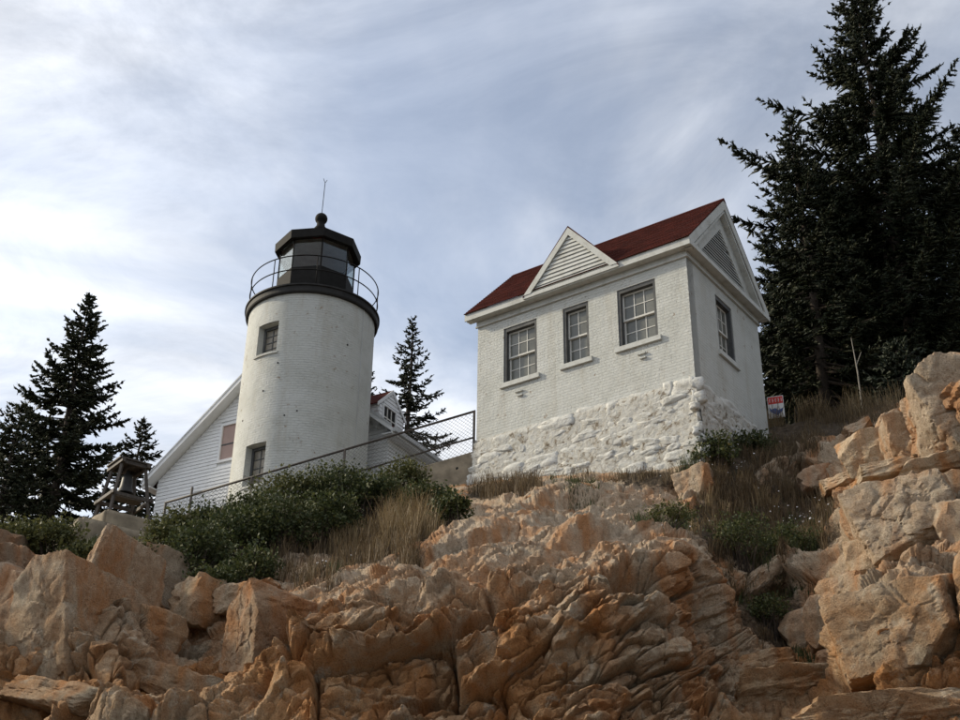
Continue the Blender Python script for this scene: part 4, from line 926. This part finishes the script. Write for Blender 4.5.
for s, top in ((0.03, 0.0), (0.42*fL, 0), (0.72*fL, 0), (0.915*fL, 0.22), (fL-0.02, 0)):
    shear(MB().tube([(s, 0, -0.5), (s, 0, hT+top)], 0.034, 8)).build('post', 'rail_steel', fence, True)
m = MB(); st = 0.105; x = -hT
while x < fL:
    for sgn in (1, -1):
        x0, x1 = (x, x+hT) if sgn > 0 else (x+hT, x)
        z0, z1 = 0.0, hT
        # clip to the fence length
        def clip(xa, za, xb, zb):
            if max(xa, xb) <= 0.03 or min(xa, xb) >= fL: return None
            pts = []
            for (p, q, r, s_) in ((xa, za, xb, zb), (xb, zb, xa, za)):
                if p < 0.03: t_ = (0.03-p)/(r-p); p, q = 0.03, q+(s_-q)*t_
                elif p > fL: t_ = (fL-p)/(r-p); p, q = fL, q+(s_-q)*t_
                pts.append((p, 0.006*sgn, q))
            return pts
        c = clip(x0, z0, x1, z1)
        if c and abs(c[0][0]-c[1][0]) > 0.02: m.tube(c, 0.0042, 3, False)
    x += st
tag(shear(m).build('chain_link', 'wire', fence), kind='stuff')
rw = empty('retaining_wall', (FS[0], FS[1], fbz-1.6), math.atan2(fd[1], fd[0])); tag(rw, 'low tan concrete wall under the fence beside the white house', 'wall')
nx, nz = 60, 12; V = []
m = MB(); m.box(-0.1, 7.0, -0.16, 0.16, 0, 1.58); shear(m).build('wall_slab', 'concrete', rw, bevel=0.015)
shear(MB().tube([(0.42, 0.158, 1.24), (0.42, 0.165, 1.24)], 0.035, 10)).build('drain_hole', 'dark_inside', rw)

# ------------------------------------------------------------------ bell stand on its plinth
BSY = 26.0
pb = at(121, 519, BSY); pt = at(128.5, 468, BSY); bz0 = float(pb[2]); bh = float(pt[2])-bz0
mpp = float(np.linalg.norm(pb))/FPX
ca_ = math.atan2(-pb[1], -pb[0])-math.radians(24)
stand = empty('bell_stand', pb, ca_-math.pi/4); tag(stand, 'weathered grey timber stand with four splayed legs on the concrete plinth', 'bell stand')
b0 = 29*mpp*0.93/math.sqrt(2)*1.05; b1 = 17*mpp*0.93/math.sqrt(2)*1.05
mid_t = 0.33; zt2 = bh
for sx in (-1, 1):
    for sy in (-1, 1):
        MB().bar((sx*b0, sy*b0, -0.12), (sx*b1, sy*b1, zt2), 0.06, 0.06).build('leg', 'grey_timber', stand)
bm_ = b0+(b1-b0)*mid_t; zm_ = bh*mid_t
for sx in (-1, 1):
    MB().bar((sx*(bm_+0.05), -bm_-0.12, zm_), (sx*(bm_+0.05), bm_+0.12, zm_), 0.05, 0.075).build('cross_beam', 'grey_timber', stand)
    MB().bar((-bm_-0.08, sx*(bm_-0.0), zm_+0.005), (bm_+0.08, sx*(bm_-0.0), zm_+0.005), 0.05, 0.072).build('cross_beam', 'grey_timber', stand)
for i in range(3):
    y = -bm_+0.30+i*(2*bm_-0.60)/2; MB().box(-bm_+0.03, bm_-0.03, y-0.055, y+0.055, zm_+0.042, zm_+0.075).build('plank', 'grey_timber', stand)
for i in range(6):
    y = -b1-0.04+i*(2*b1+0.08)/5; MB().box(-b1-0.11, b1+0.11, y-0.068, y+0.068, zt2+0.042, zt2+0.075).build('plank', 'grey_timber', stand)
for sx in (-1, 1):
    MB().box(sx*(b1+0.03)-0.04, sx*(b1+0.03)+0.04, -b1-0.15, b1+0.15, zt2-0.05, zt2+0.04).build('top_beam', 'grey_timber', stand)
    MB().box(-b1-0.008, b1+0.008, sx*(b1+0.03)-0.04, sx*(b1+0.03)+0.04, zt2-0.048, zt2+0.038).build('top_beam', 'grey_timber', stand)
MB().box(-0.05, 0.05, -b1, b1, zt2-0.06, zt2+0.035).build('hanging_beam', 'grey_timber', stand)
m = MB(); m.lathe([(0.001, 0.54), (0.05, 0.54), (0.05, 0.46), (0.10, 0.44), (0.12, 0.34), (0.135, 0.16), (0.18, 0.02), (0.19, 0.0), (0.17, 0.0), (0.12, 0.14), (0.10, 0.34), (0.001, 0.40)], 28)
bell = m.build('fog_bell', 'bronze', None, True); bell.location = tuple(pb+np.array([0, 0, bh-0.08-0.54])); tag(bell, 'dark bronze bell hanging inside the grey timber stand', 'bell')
MB().tube([(0, 0, 0.40), (0, 0, -0.03)], 0.02, 6).build('clapper', 'bronze', bell)
pl_ = empty('concrete_plinth', pb+np.array([0, 0, -1.1]), ca_-math.pi/4); tag(pl_, 'rough stepped concrete plinth under the grey timber bell stand', 'plinth')
def rough_block(x0, x1, y0, y1, z0, z1, name, seed):
    bm = bmesh.new(); bmesh.ops.create_cube(bm, size=1.0); bmesh.ops.bevel(bm, geom=list(bm.edges), offset=0.04, segments=2, affect='EDGES'); bmesh.ops.subdivide_edges(bm, edges=list(bm.edges), cuts=5, use_grid_fill=True)
    V = np.array([v.co[:] for v in bm.verts])*np.array([x1-x0, y1-y0, z1-z0])+np.array([(x0+x1)/2, (y0+y1)/2, (z0+z1)/2])
    d = fbm(V*3+seed, 4, seed)*0.05; c = np.array([(x0+x1)/2, (y0+y1)/2, (z0+z1)/2]); nn = V-c; nn /= np.linalg.norm(nn, axis=1, keepdims=True); V = V+nn*d[:, None]
    for v, p in zip(bm.verts, V): v.co = p
    me = bpy.data.meshes.new(name); bm.to_mesh(me); bm.free(); link_mesh(name, me, 'concrete', pl_, True)
rough_block(-b0-0.12, b0+0.12, -b0-0.12, b0+0.12, 0.5, 1.04, 'upper_step', 3); rough_block(-b0-0.1, b0+0.75, -b0-0.1, b0+0.45, -0.3, 0.62, 'lower_step', 4)

# ------------------------------------------------------------------ sign behind the white house
sp_ = at(776, 407, 29.2); sgn_ = empty('notice_sign', sp_+np.array([0, 0, -0.9]), math.atan2(-0.9, -0.35)+math.pi/2)
tag(sgn_, 'small white notice sign with red band and blue emblem beside the house corner', 'sign')
MB().box(-0.03, 0.03, 0.012, 0.05, -0.4, 1.15).build('post', 'grey_timber', sgn_)
sw, sh = 0.205, 0.31
MB().box(-sw, sw, -0.006, 0.008, 0.9-sh, 0.9+sh).build('panel', 'sign_white', sgn_)
MB().box(-sw+0.015, sw-0.015, -0.010, -0.0065, 0.9+0.09, 0.9+sh-0.02).build('red_band', 'sign_red', sgn_)
for i, (a, w, h_) in enumerate(((-0.14, 0.05, 0.10), (-0.065, 0.045, 0.11), (0.01, 0.05, 0.10), (0.085, 0.045, 0.11), (0.15, 0.03, 0.10))):
    MB().box(a-w/2+0.012, a-w/2+0.024, -0.0135, -0.0105, 0.9+0.19-h_/2, 0.9+0.19+h_/2).build('mark', 'sign_white', sgn_)
    MB().box(a-w/2+0.0242, a+w/2-0.006, -0.0135, -0.0105, 0.9+0.19+h_/2-0.018-0.05*(i % 2), 0.9+0.19+h_/2-0.003-0.05*(i % 2)).build('mark', 'sign_white', sgn_)
em = [(-0.17, 0.0), (-0.12, -0.06), (-0.02, -0.03), (0.06, -0.10), (0.17, -0.05), (0.17, -0.13), (0.02, -0.24), (-0.08, -0.18), (-0.16, -0.11)]
MB().prism([(x, -0.010, 0.9+z) for x, z in em], (0, 0.0035, 0)).build('emblem', 'sign_blue', sgn_)

# ------------------------------------------------------------------ conifers
def top_z(x, y, v):
    # height z at (x, y) whose image row is v
    k = (360-v)/FPX; a = CU-k*CF; return -(a[0]*x+a[1]*y)/a[2]
def spruce(label, u, vb, y, vt, rad, nb, seed, mat='needles', h0=0.05, group=None, lean=0.0, dens=1.0, nl=0.13, sink=0.3, extra=(), tw_=0.045):
    rg = np.random.default_rng(seed); base = at(u, vb, y); base[2] -= sink; Ht = top_z(base[0], base[1], vt)-base[2]
    root = empty('spruce_tree', base); tag(root, label, 'tree', group)
    tk_ = MB(); r0 = 0.012*Ht+0.04; pts = []; rs = []
    for i in range(9):
        s = i/8; pts.append((lean*s*Ht+0.04*math.sin(s*7+seed), 0.03*math.cos(s*6+seed), s*Ht*0.985)); rs.append(r0*(1-s)**0.9+0.012)
    tk_.tube(pts, rs, 8); tk_.build('trunk', 'trunk_bark', root, True)
    lim = MB(); S = []; Dr = []; Ln = []
    hs = list((np.arange(nb)+rg.random(nb))/nb*(1-h0)+h0); brs = [(h, 2.39996*i+rg.normal(0, 0.35), None) for i, h in enumerate(hs)]
    for (h, az, L) in list(extra): brs.append((h, az, L))
    for (h, az, L) in brs:
        L = rad(h)*rg.uniform(0.62, 1.08) if L is None else L
        if L < 0.12: L = 0.12
        a = -0.30+0.70*h+rg.normal(0, 0.11); b = 0.10+0.12*rg.random(); ns = 9
        sgrid = np.linspace(0, 1, ns); dirh = np.array([math.cos(az), math.sin(az), 0])
        bend = rg.normal(0, 0.08); prp = np.array([-dirh[1], dirh[0], 0])
        st_ = np.array([lean*h*Ht, 0, h*Ht*0.985])
        C = st_+np.outer(sgrid*L, dirh)+np.outer(sgrid**2*L*bend, prp)+np.outer(L*(a*sgrid-0.35*sgrid*(1-sgrid)*(1-h)+b*sgrid**3), [0, 0, 1.])
        lim.tube([C[0], C[3], C[6], C[8]], [0.012+0.011*L, 0.009+0.008*L, 0.006+0.004*L, 0.004], 4, False)
        nt = max(6, int(L/0.055)); sv = np.sort(rg.uniform(0.10 if L < 1.5 else 0.22, 1.0, nt)); sv[-1] = 1.0
        Pt = np.array([[np.interp(s, sgrid, C[:, k]) for k in range(3)] for s in sv]); Tg = np.gradient(C, axis=0); Tg /= np.linalg.norm(Tg, axis=1, keepdims=True)
        Tt = np.array([[np.interp(s, sgrid, Tg[:, k]) for k in range(3)] for s in sv])
        sd = np.where(np.arange(nt) % 2 == 0, 1, -1)*rg.uniform(0.6, 1.2, nt)
        dr = Tt*rg.uniform(0.5, 1.0, nt)[:, None]+prp*sd[:, None]; dr[:, 2] += rg.normal(-0.20, 0.26, nt); dr[-1] = Tt[-1]
        dr /= np.linalg.norm(dr, axis=1, keepdims=True)
        ln = (0.10+0.28*L**0.7*(1-sv)**0.6)*rg.uniform(0.4, 1.25, nt); ln = np.minimum(ln, 0.95); ln[-1] = 0.16
        S.append(Pt); Dr.append(dr); Ln.append(ln)
        # foliage along the limb itself
        m_ = np.arange(0, nt, 2); S.append(Pt[m_]); Dr.append(Tt[m_]); Ln.append(np.full(len(m_), 0.14))
    lim.build('limbs', 'trunk_bark', root)
    S = np.concatenate(S); Dr = np.concatenate(Dr); Ln = np.concatenate(Ln)
    # each twig is a ragged, needle-clad spike
    T = len(S); ta = np.cross(Dr, np.array([0.31, 0.2, 0.93])); ta /= np.linalg.norm(ta, axis=1, keepdims=True)+1e-9; tb = np.cross(Dr, ta)
    TV = []; fr_s = (0.0, 0.35, 0.75, 1.06); fr_r = (0.55, 1.0, 0.8, 0.05)
    for fs, fr2 in zip(fr_s, fr_r):
        ctr = S+Dr*(Ln*fs)[:, None]; ctr[:, 2] -= 0.10*(Ln*fs)**1.5
        for k3 in range(3):
            w3 = 2.094*k3+fs*2.2; rr = (tw_*fr2*rg.uniform(0.55, 1.35, T))[:, None]; TV.append(ctr+rr*(math.cos(w3)*ta+math.sin(w3)*tb))
    TV = np.stack(TV, 1); fidx = []
    for q3 in range(3):
        for k3 in range(3): fidx.append((q3*3+k3, q3*3+(k3+1) % 3, (q3+1)*3+(k3+1) % 3, (q3+1)*3+k3))
    TF = (np.arange(T)[:, None, None]*12+np.array(fidx)[None]).reshape(-1, 4); TV = TV.reshape(-1, 3)
    cnt = np.maximum(2, (Ln/0.030*dens).astype(int)); rep = np.repeat(np.arange(len(S)), cnt); n = len(rep)
    s = rg.random(n)**0.85; p = S[rep]+Dr[rep]*(Ln[rep]*s)[:, None]; p[:, 2] -= 0.10*(Ln[rep]*s)**1.5
    rdv = rg.normal(0, 1, (n, 3)); rdv[:, 2] += 0.15; dv_ = Dr[rep]*0.7+rdv*0.5; dv_ /= np.linalg.norm(dv_, axis=1, keepdims=True)
    sdv = np.cross(dv_, rg.normal(0, 1, (n, 3))); sdv /= np.linalg.norm(sdv, axis=1, keepdims=True)+1e-9
    l_ = nl*rg.uniform(0.6, 1.25, n); w_ = l_*rg.uniform(0.10, 0.17, n)
    V = np.stack([p-dv_*l_[:, None]*0.15, p+dv_*(l_*0.45)[:, None]+sdv*w_[:, None], p+dv_*l_[:, None], p+dv_*(l_*0.45)[:, None]-sdv*w_[:, None]], 1).reshape(-1, 3)
    crown = link_mesh('crown', mesh_np('crown', np.concatenate([TV, V]), np.concatenate([TF, np.arange(n*4).reshape(n, 4)+len(TV)])), mat, root)
    return n
PI = math.pi
cone = lambda R, e=0.8, cap=99: (lambda h: min(R*max(1-h, 0)**e, cap))
tot = 0
tot += spruce('huge dark spruce with long ragged limbs towering beside the white house', 925, 405, 35.5, -28, lambda h: min(7.2*max(1-h, 0)**0.85, 4.9)*(0.82+0.18*math.sin(h*37)), 300, 3, h0=0.06, tw_=0.052, dens=0.75, nl=0.12, extra=((0.50, PI*1.02, 5.6), (0.63, PI*0.99, 4.0), (0.45, PI*1.05, 5.6), (0.52, 0.1, 4.2), (0.40, PI*0.98, 5.8)))
tot += spruce('slender young spruce with a thin spire in front of the huge spruce', 826, 398, 34.5, 112, cone(3.8, 0.9), 180, 5, h0=0.02, dens=0.7, nl=0.12)
tot += spruce('broad dark spruce half hidden to the right of the huge spruce', 1015, 385, 37.5, 125, cone(6.6, 0.75, 5.0), 190, 6, h0=0.05, dens=0.6, nl=0.12)
tot += spruce('dark spruce filling the gap behind the huge spruce', 890, 402, 41, 205, cone(6.0, 0.65, 4.6), 170, 8, h0=0.03, dens=0.6, nl=0.12)
tot += spruce('low dark spruce behind the rear corner of the white house', 822, 410, 38.5, 250, cone(4.6, 0.6, 3.6), 160, 9, h0=0.02, dens=0.6, nl=0.12)
tot += spruce('dark spruce filling the space between the house and the huge spruce', 862, 408, 37, 190, cone(4.6, 0.6, 3.8), 170, 18, h0=0.0, dens=0.6, nl=0.12)
tot += spruce('bushy spruce sapling standing on the grassy brow by the boulders', 905, 402, 28.5, 345, cone(1.1, 0.6), 60, 10, 'needles_far', h0=0.0, dens=0.7, nl=0.11)
tot += spruce('tall narrow spruce behind the bell stand', 44, 545, 41, 292, cone(3.5, 0.85, 2.7), 190, 12, 'needles', h0=0.05, tw_=0.055, dens=0.7, nl=0.12)
tot += spruce('short spruce rising right behind the bell stand top', 127, 530, 43, 419, cone(2.2, 0.8), 75, 13, 'needles', h0=0.05, dens=0.6, nl=0.12)
tot += spruce('dense low spruce left of the tall narrow spruce', -8, 548, 38, 405, cone(2.4, 0.7), 90, 14, 'needles', h0=0.03, dens=0.6, nl=0.12)
tot += spruce('slim open spruce between the lighthouse and the white house', 405, 490, 50, 317, cone(2.9, 0.95), 100, 15, 'needles_far', h0=0.10, dens=0.42, nl=0.12)
tot += spruce('small spruce tip showing just beside the lighthouse wall', 362, 490, 52, 372, cone(1.8, 0.8), 40, 16, 'needles_far', h0=0.05, dens=0.5, nl=0.12)
print('needle quads', tot)
# dead sticks on the brow
for (u, v0, v1, y, lb) in ((862, 408, 338, 29.5, 'bare grey dead stem standing against the dark spruces'), (909, 404, 362, 29.0, 'forked dead stick rising above the spruce sapling')):
    p = at(u, v0, y); h_ = top_z(p[0], p[1], v1)-p[2]; m = MB(); m.tube([(0, 0, -0.3), (0.02, 0, h_*0.5), (-0.02, 0, h_)], [0.022, 0.018, 0.008], 6)
    if u > 900: m.tube([(0, 0, h_*0.45), (0.35, 0, h_*0.95)], [0.02, 0.008], 5)
    else: m.tube([(0.01, 0, h_*0.6), (0.2, 0, h_*0.8)], [0.014, 0.006], 5)
    o = m.build('dead_stem', 'dead_wood'); o.location = tuple(p); tag(o, lb, 'dead tree')

# ------------------------------------------------------------------ shrubs
def shrub(label, u, v, y, w, h, n, seed, mat='shrub_leaf', leaf=0.055, group=None):
    rg = np.random.default_rng(seed); sf_ = surf(u, v+h*0.42); y = min(y, float(sf_[1])-0.1); c = at(u, v, y); m_ = float(np.linalg.norm(c))/FPX; c = sf_+np.array([0, 0, h*m_*0.42]); rx, rz = w*m_/2, h*m_/2*1.08; ry = rx*0.8
    base = c.copy(); base[2] -= rz
    root = empty('shrub', base); tag(root, label, 'shrub', group)
    nc = max(18, int(n/55)); d = rg.normal(0, 1, (nc, 3)); d /= np.linalg.norm(d, axis=1, keepdims=True); d[:, 2] = np.where(d[:, 2] < -0.3, -d[:, 2], d[:, 2])
    rr = rg.uniform(0.45, 1.05, nc)**0.6*(1+0.18*rg.normal(0, 1, nc)); cl = d*rr[:, None]*np.array([rx, ry, rz])+np.array([0, 0, rz])
    stems = MB()
    for q in cl[::2]:
        a = np.array([rg.normal(0, rx*0.15), rg.normal(0, ry*0.15), -0.3]); mdl = (a+q)/2+rg.normal(0, 0.06, 3); stems.tube([a, mdl, q], [0.016, 0.011, 0.004], 4, False)
    stems.build('stems', 'trunk_bark', root)
    ci = rg.integers(0, nc, n); sig = 0.13*min(rx, rz)+0.05
    p = cl[ci]+np.clip(rg.normal(0, 1, (n, 3)), -1.7, 1.7)*sig*rg.uniform(0.5, 1.3, nc)[ci][:, None]
    dv_ = rg.normal(0, 1, (n, 3)); dv_[:, 2] += 0.35; dv_ /= np.linalg.norm(dv_, axis=1, keepdims=True); sd = np.cross(dv_, rg.normal(0, 1, (n, 3))); sd /= np.linalg.norm(sd, axis=1, keepdims=True)
    l = leaf*rg.uniform(0.4, 1.6, n); w_ = l*rg.uniform(0.25, 0.42, n)
    V = np.stack([p, p+dv_*(l*0.5)[:, None]+sd*w_[:, None], p+dv_*l[:, None], p+dv_*(l*0.5)[:, None]-sd*w_[:, None]], 1).reshape(-1, 3)
    link_mesh('foliage', mesh_np('foliage', V, np.arange(n*4).reshape(n, 4)), mat, root)
SL = [  # u, v, y, w, h, n, mat, label
    (178, 533, 27.6, 52, 36, 3000, 'shrub_olive', 'yellowish green shrub below the left end of the fence'),
    (212, 532, 28.0, 60, 42, 3600, 'shrub_leaf', 'dark green shrub under the low window of the lighthouse'),
    (250, 518, 28.2, 62, 40, 3800, 'shrub_leaf', 'leafy shrub reaching the fence rail below the lighthouse window'),
    (290, 502, 28.4, 66, 54, 4200, 'shrub_olive', 'tall olive shrub hiding the foot of the lighthouse'),
    (334, 498, 28.3, 66, 56, 4400, 'shrub_leaf', 'bushy green shrub in front of the middle of the lighthouse foot'),
    (374, 502, 28.2, 60, 42, 3800, 'shrub_leaf', 'dark shrub in front of the right edge of the lighthouse'),
    (402, 488, 28.4, 46, 46, 2600, 'shrub_olive', 'loose shrub poking above the fence mid rail'),
    (428, 504, 28.0, 50, 34, 3000, 'shrub_leaf', 'low dark shrub in front of the tan concrete wall'),
    (452, 512, 27.2, 34, 36, 1800, 'shrub_leaf', 'small dark shrub below the left corner of the stone footing'),
    (196, 562, 25.2, 64, 60, 3800, 'shrub_leaf', 'dark shrub hanging beside the tall jointed rock slabs'),
    (236, 545, 26.0, 70, 60, 4200, 'shrub_leaf', 'dense shrub halfway down the bushy slope'),
    (280, 535, 26.4, 70, 60, 4200, 'shrub_leaf', 'deep green shrub in the middle of the bushy slope'),
    (326, 525, 26.8, 64, 52, 3600, 'shrub_leaf', 'dark shrub just above the brown grass on the slope'),
    (204, 600, 23.0, 50, 36, 2000, 'shrub_leaf', 'trailing shrub above the pale ledge'),
    (250, 578, 24.0, 56, 36, 2400, 'shrub_leaf', 'low shrub above the pale rubble'),
    (160, 545, 26.0, 34, 30, 1500, 'shrub_olive', 'small shrub against the right side of the plinth'),
    (12, 552, 24.6, 70, 36, 2600, 'shrub_olive', 'spreading green shrub at the foot of the tall narrow spruce'),
    (52, 545, 25.0, 56, 38, 2400, 'shrub_olive', 'green shrub left of the concrete plinth'),
    (84, 556, 23.4, 44, 24, 1500, 'shrub_olive', 'low shrub covering the front of the plinth'),
    (130, 552, 23.8, 36, 18, 900, 'shrub_olive', 'thin shrub on the ledge below the plinth'),
    (-40, 555, 24.2, 70, 40, 1500, 'shrub_olive', 'green shrub spreading beyond the low spruce'),
    (716, 455, 24.6, 46, 34, 2000, 'shrub_leaf', 'dark bush at the corner of the stone footing'),
    (748, 446, 26.2, 44, 24, 1500, 'shrub_leaf', 'low dark bush along the shaded side wall'),
    (742, 545, 19.4, 66, 56, 2600, 'shrub_leaf', 'dark bush low in the gully beside the jointed columns'),
    (792, 548, 20.0, 60, 40, 2000, 'shrub_leaf', 'dark bush in the middle of the gully'),
    (770, 610, 17.8, 50, 36, 1600, 'shrub_leaf', 'small bush wedged between the gully blocks'),
    (806, 662, 15.4, 40, 24, 1100, 'shrub_leaf', 'low green bush above the flat slab in the gully'),
    (668, 524, 20.2, 54, 22, 1400, 'shrub_olive', 'bright green low bush under the pointed orange boulder')]
for i, (u, v, y, w, h, n, mt, lb) in enumerate(SL): shrub(lb, u, v, y, w, h, int(n*1.25), 200+i, mt, 0.06 if y > 22 else 0.04)

# ------------------------------------------------------------------ grasses and flowers
def grass(name, label, mat, regs, seed, width=0.006):
    rg = np.random.default_rng(seed); PS = []; LS = []
    for (u0, v0, a, b, n, ln) in regs:
        cl = rg.random((max(3, n//35), 2)); ci = rg.integers(0, len(cl), n)
        q = (cl[ci]*2-1)*0.95; uu = u0+a*q[:, 0]+rg.normal(0, 3.5, n); vv = v0+b*q[:, 1]+rg.normal(0, 1.6, n)
        for U_, V_ in zip(uu, vv): PS.append(surf(U_, V_))
        LS.append(ln*rg.uniform(0.45, 1.25, n))
    p = np.array(PS); L = np.concatenate(LS); n = len(p); p[:, 2] -= 0.03
    az = rg.uniform(0, 2*PI, n); lean = rg.uniform(0.05, 0.6, n); h = np.c_[np.cos(az), np.sin(az), np.zeros(n)]; sd = np.c_[-np.sin(az), np.cos(az), np.zeros(n)]; sd = sd*np.cos(az*3)[:, None]+h*np.sin(az*3)[:, None]
    up = np.array([0, 0, 1.]); w = width*rg.uniform(0.7, 1.5, n)
    m1 = p+up*(L*0.5)[:, None]+h*(L*lean*0.18)[:, None]; m2 = p+up*(L*0.88)[:, None]+h*(L*lean*0.55)[:, None]; tp = p+up*(L*(1-0.25*lean))[:, None]+h*(L*lean)[:, None]
    V = np.stack([p-sd*w[:, None], p+sd*w[:, None], m1+sd*(w*0.8)[:, None], m1-sd*(w*0.8)[:, None], m2+sd*(w*0.5)[:, None], m2-sd*(w*0.5)[:, None], tp], 1).reshape(-1, 3)
    b_ = np.arange(n)[:, None]*7; F = np.concatenate([b_+np.array([0, 1, 2]), b_+np.array([0, 2, 3]), b_+np.array([3, 2, 4]), b_+np.array([3, 4, 5]), b_+np.array([5, 4, 6])])
    o = link_mesh(name, mesh_np(name, V, F), mat); tag(o, label, 'grass', kind='stuff'); return o
grass('dry_grass', 'tall pale straw grass on the slope below the concrete wall', 'dry_grass', [(405, 533, 28, 12, 900, 0.85), (370, 545, 40, 14, 700, 0.5), (440, 525, 20, 10, 250, 0.4)], 1)
grass('brown_grass', 'brown dead grass spread over the slope, the gully and the brow', 'brown_grass', [(350, 555, 70, 18, 2600, 0.45), (300, 575, 40, 14, 900, 0.4), (505, 492, 34, 7, 1500, 0.42), (765, 448, 70, 12, 2200, 0.22), (840, 428, 40, 10, 700, 0.3), (760, 480, 70, 26, 3200, 0.45), (770, 530, 70, 36, 3000, 0.38), (760, 590, 45, 24, 1000, 0.28), (850, 418, 50, 6, 1300, 0.42), (770, 640, 30, 16, 350, 0.2), (620, 480, 60, 6, 700, 0.25)], 2)
grass('tan_grass', 'tan grass stalks along the brow under the dark spruces', 'dry_grass', [(825, 415, 60, 5, 420, 0.7), (885, 404, 25, 4, 200, 0.55), (730, 500, 50, 20, 260, 0.5), (700, 520, 30, 20, 120, 0.4)], 3)
grass('green_grass', 'green grass tufts growing between the rocks', 'green_grass', [(312, 578, 25, 8, 300, 0.22), (215, 600, 40, 16, 900, 0.3), (665, 523, 28, 6, 900, 0.22), (700, 470, 20, 10, 600, 0.35), (780, 545, 50, 22, 1200, 0.3), (800, 668, 30, 8, 500, 0.2), (40, 558, 80, 10, 1500, 0.35), (590, 500, 30, 6, 300, 0.15), (745, 452, 30, 6, 900, 0.35), (560, 485, 40, 3, 300, 0.2), (770, 585, 40, 20, 600, 0.25)], 4)
def flowers(name, label, regs, seed):
    rg = np.random.default_rng(seed); m = MB(); st_ = MB()
    for (u0, v0, a, b, n, ln, rr) in regs:
        for i in range(n):
            p = surf(u0+rg.normal(0, a), v0+rg.normal(0, b)); h_ = ln*rg.uniform(0.6, 1.2); t_ = p+np.array([rg.normal(0, 0.06), rg.normal(0, 0.06), h_])
            st_.tube([p, t_], 0.003, 3, False); d = rg.normal(0, 0.6, 3)+np.array([-0.2, -0.8, 0.7]); d /= np.linalg.norm(d); a1 = np.cross(d, (0, 0, 1.)); a1 /= np.linalg.norm(a1); a2 = np.cross(d, a1); r_ = rr*rg.uniform(0.6, 1.3); k0 = len(m.v)
            for j in range(12):
                q = r_*(1 if j % 2 == 0 else 0.62); w_ = j*PI/6; m.v.append(tuple(t_+q*(math.cos(w_)*a1+math.sin(w_)*a2)))
            m.v.append(tuple(t_+d*0.006))
            for j in range(12): m.f.append((k0+j, k0+(j+1) % 12, k0+12))
    o = m.build(name, 'petal'); tag(o, label, 'flowers', kind='stuff'); st_.build('stalks', 'green_grass_s', o) if False else None
    s_ = st_.build('stalks', 'green_grass', o); tag(s_, kind='stuff')
flowers('white_asters', 'small white wild flowers scattered in the gully and below the house', [(805, 528, 16, 7, 40, 0.35, 0.017), (720, 478, 22, 10, 16, 0.4, 0.016), (690, 540, 20, 8, 8, 0.3, 0.02), (760, 470, 30, 10, 14, 0.35, 0.02), (320, 575, 20, 8, 10, 0.35, 0.02), (100, 548, 30, 6, 14, 0.3, 0.02), (640, 474, 20, 4, 5, 0.25, 0.024), (850, 520, 12, 10, 8, 0.3, 0.02)], 9)
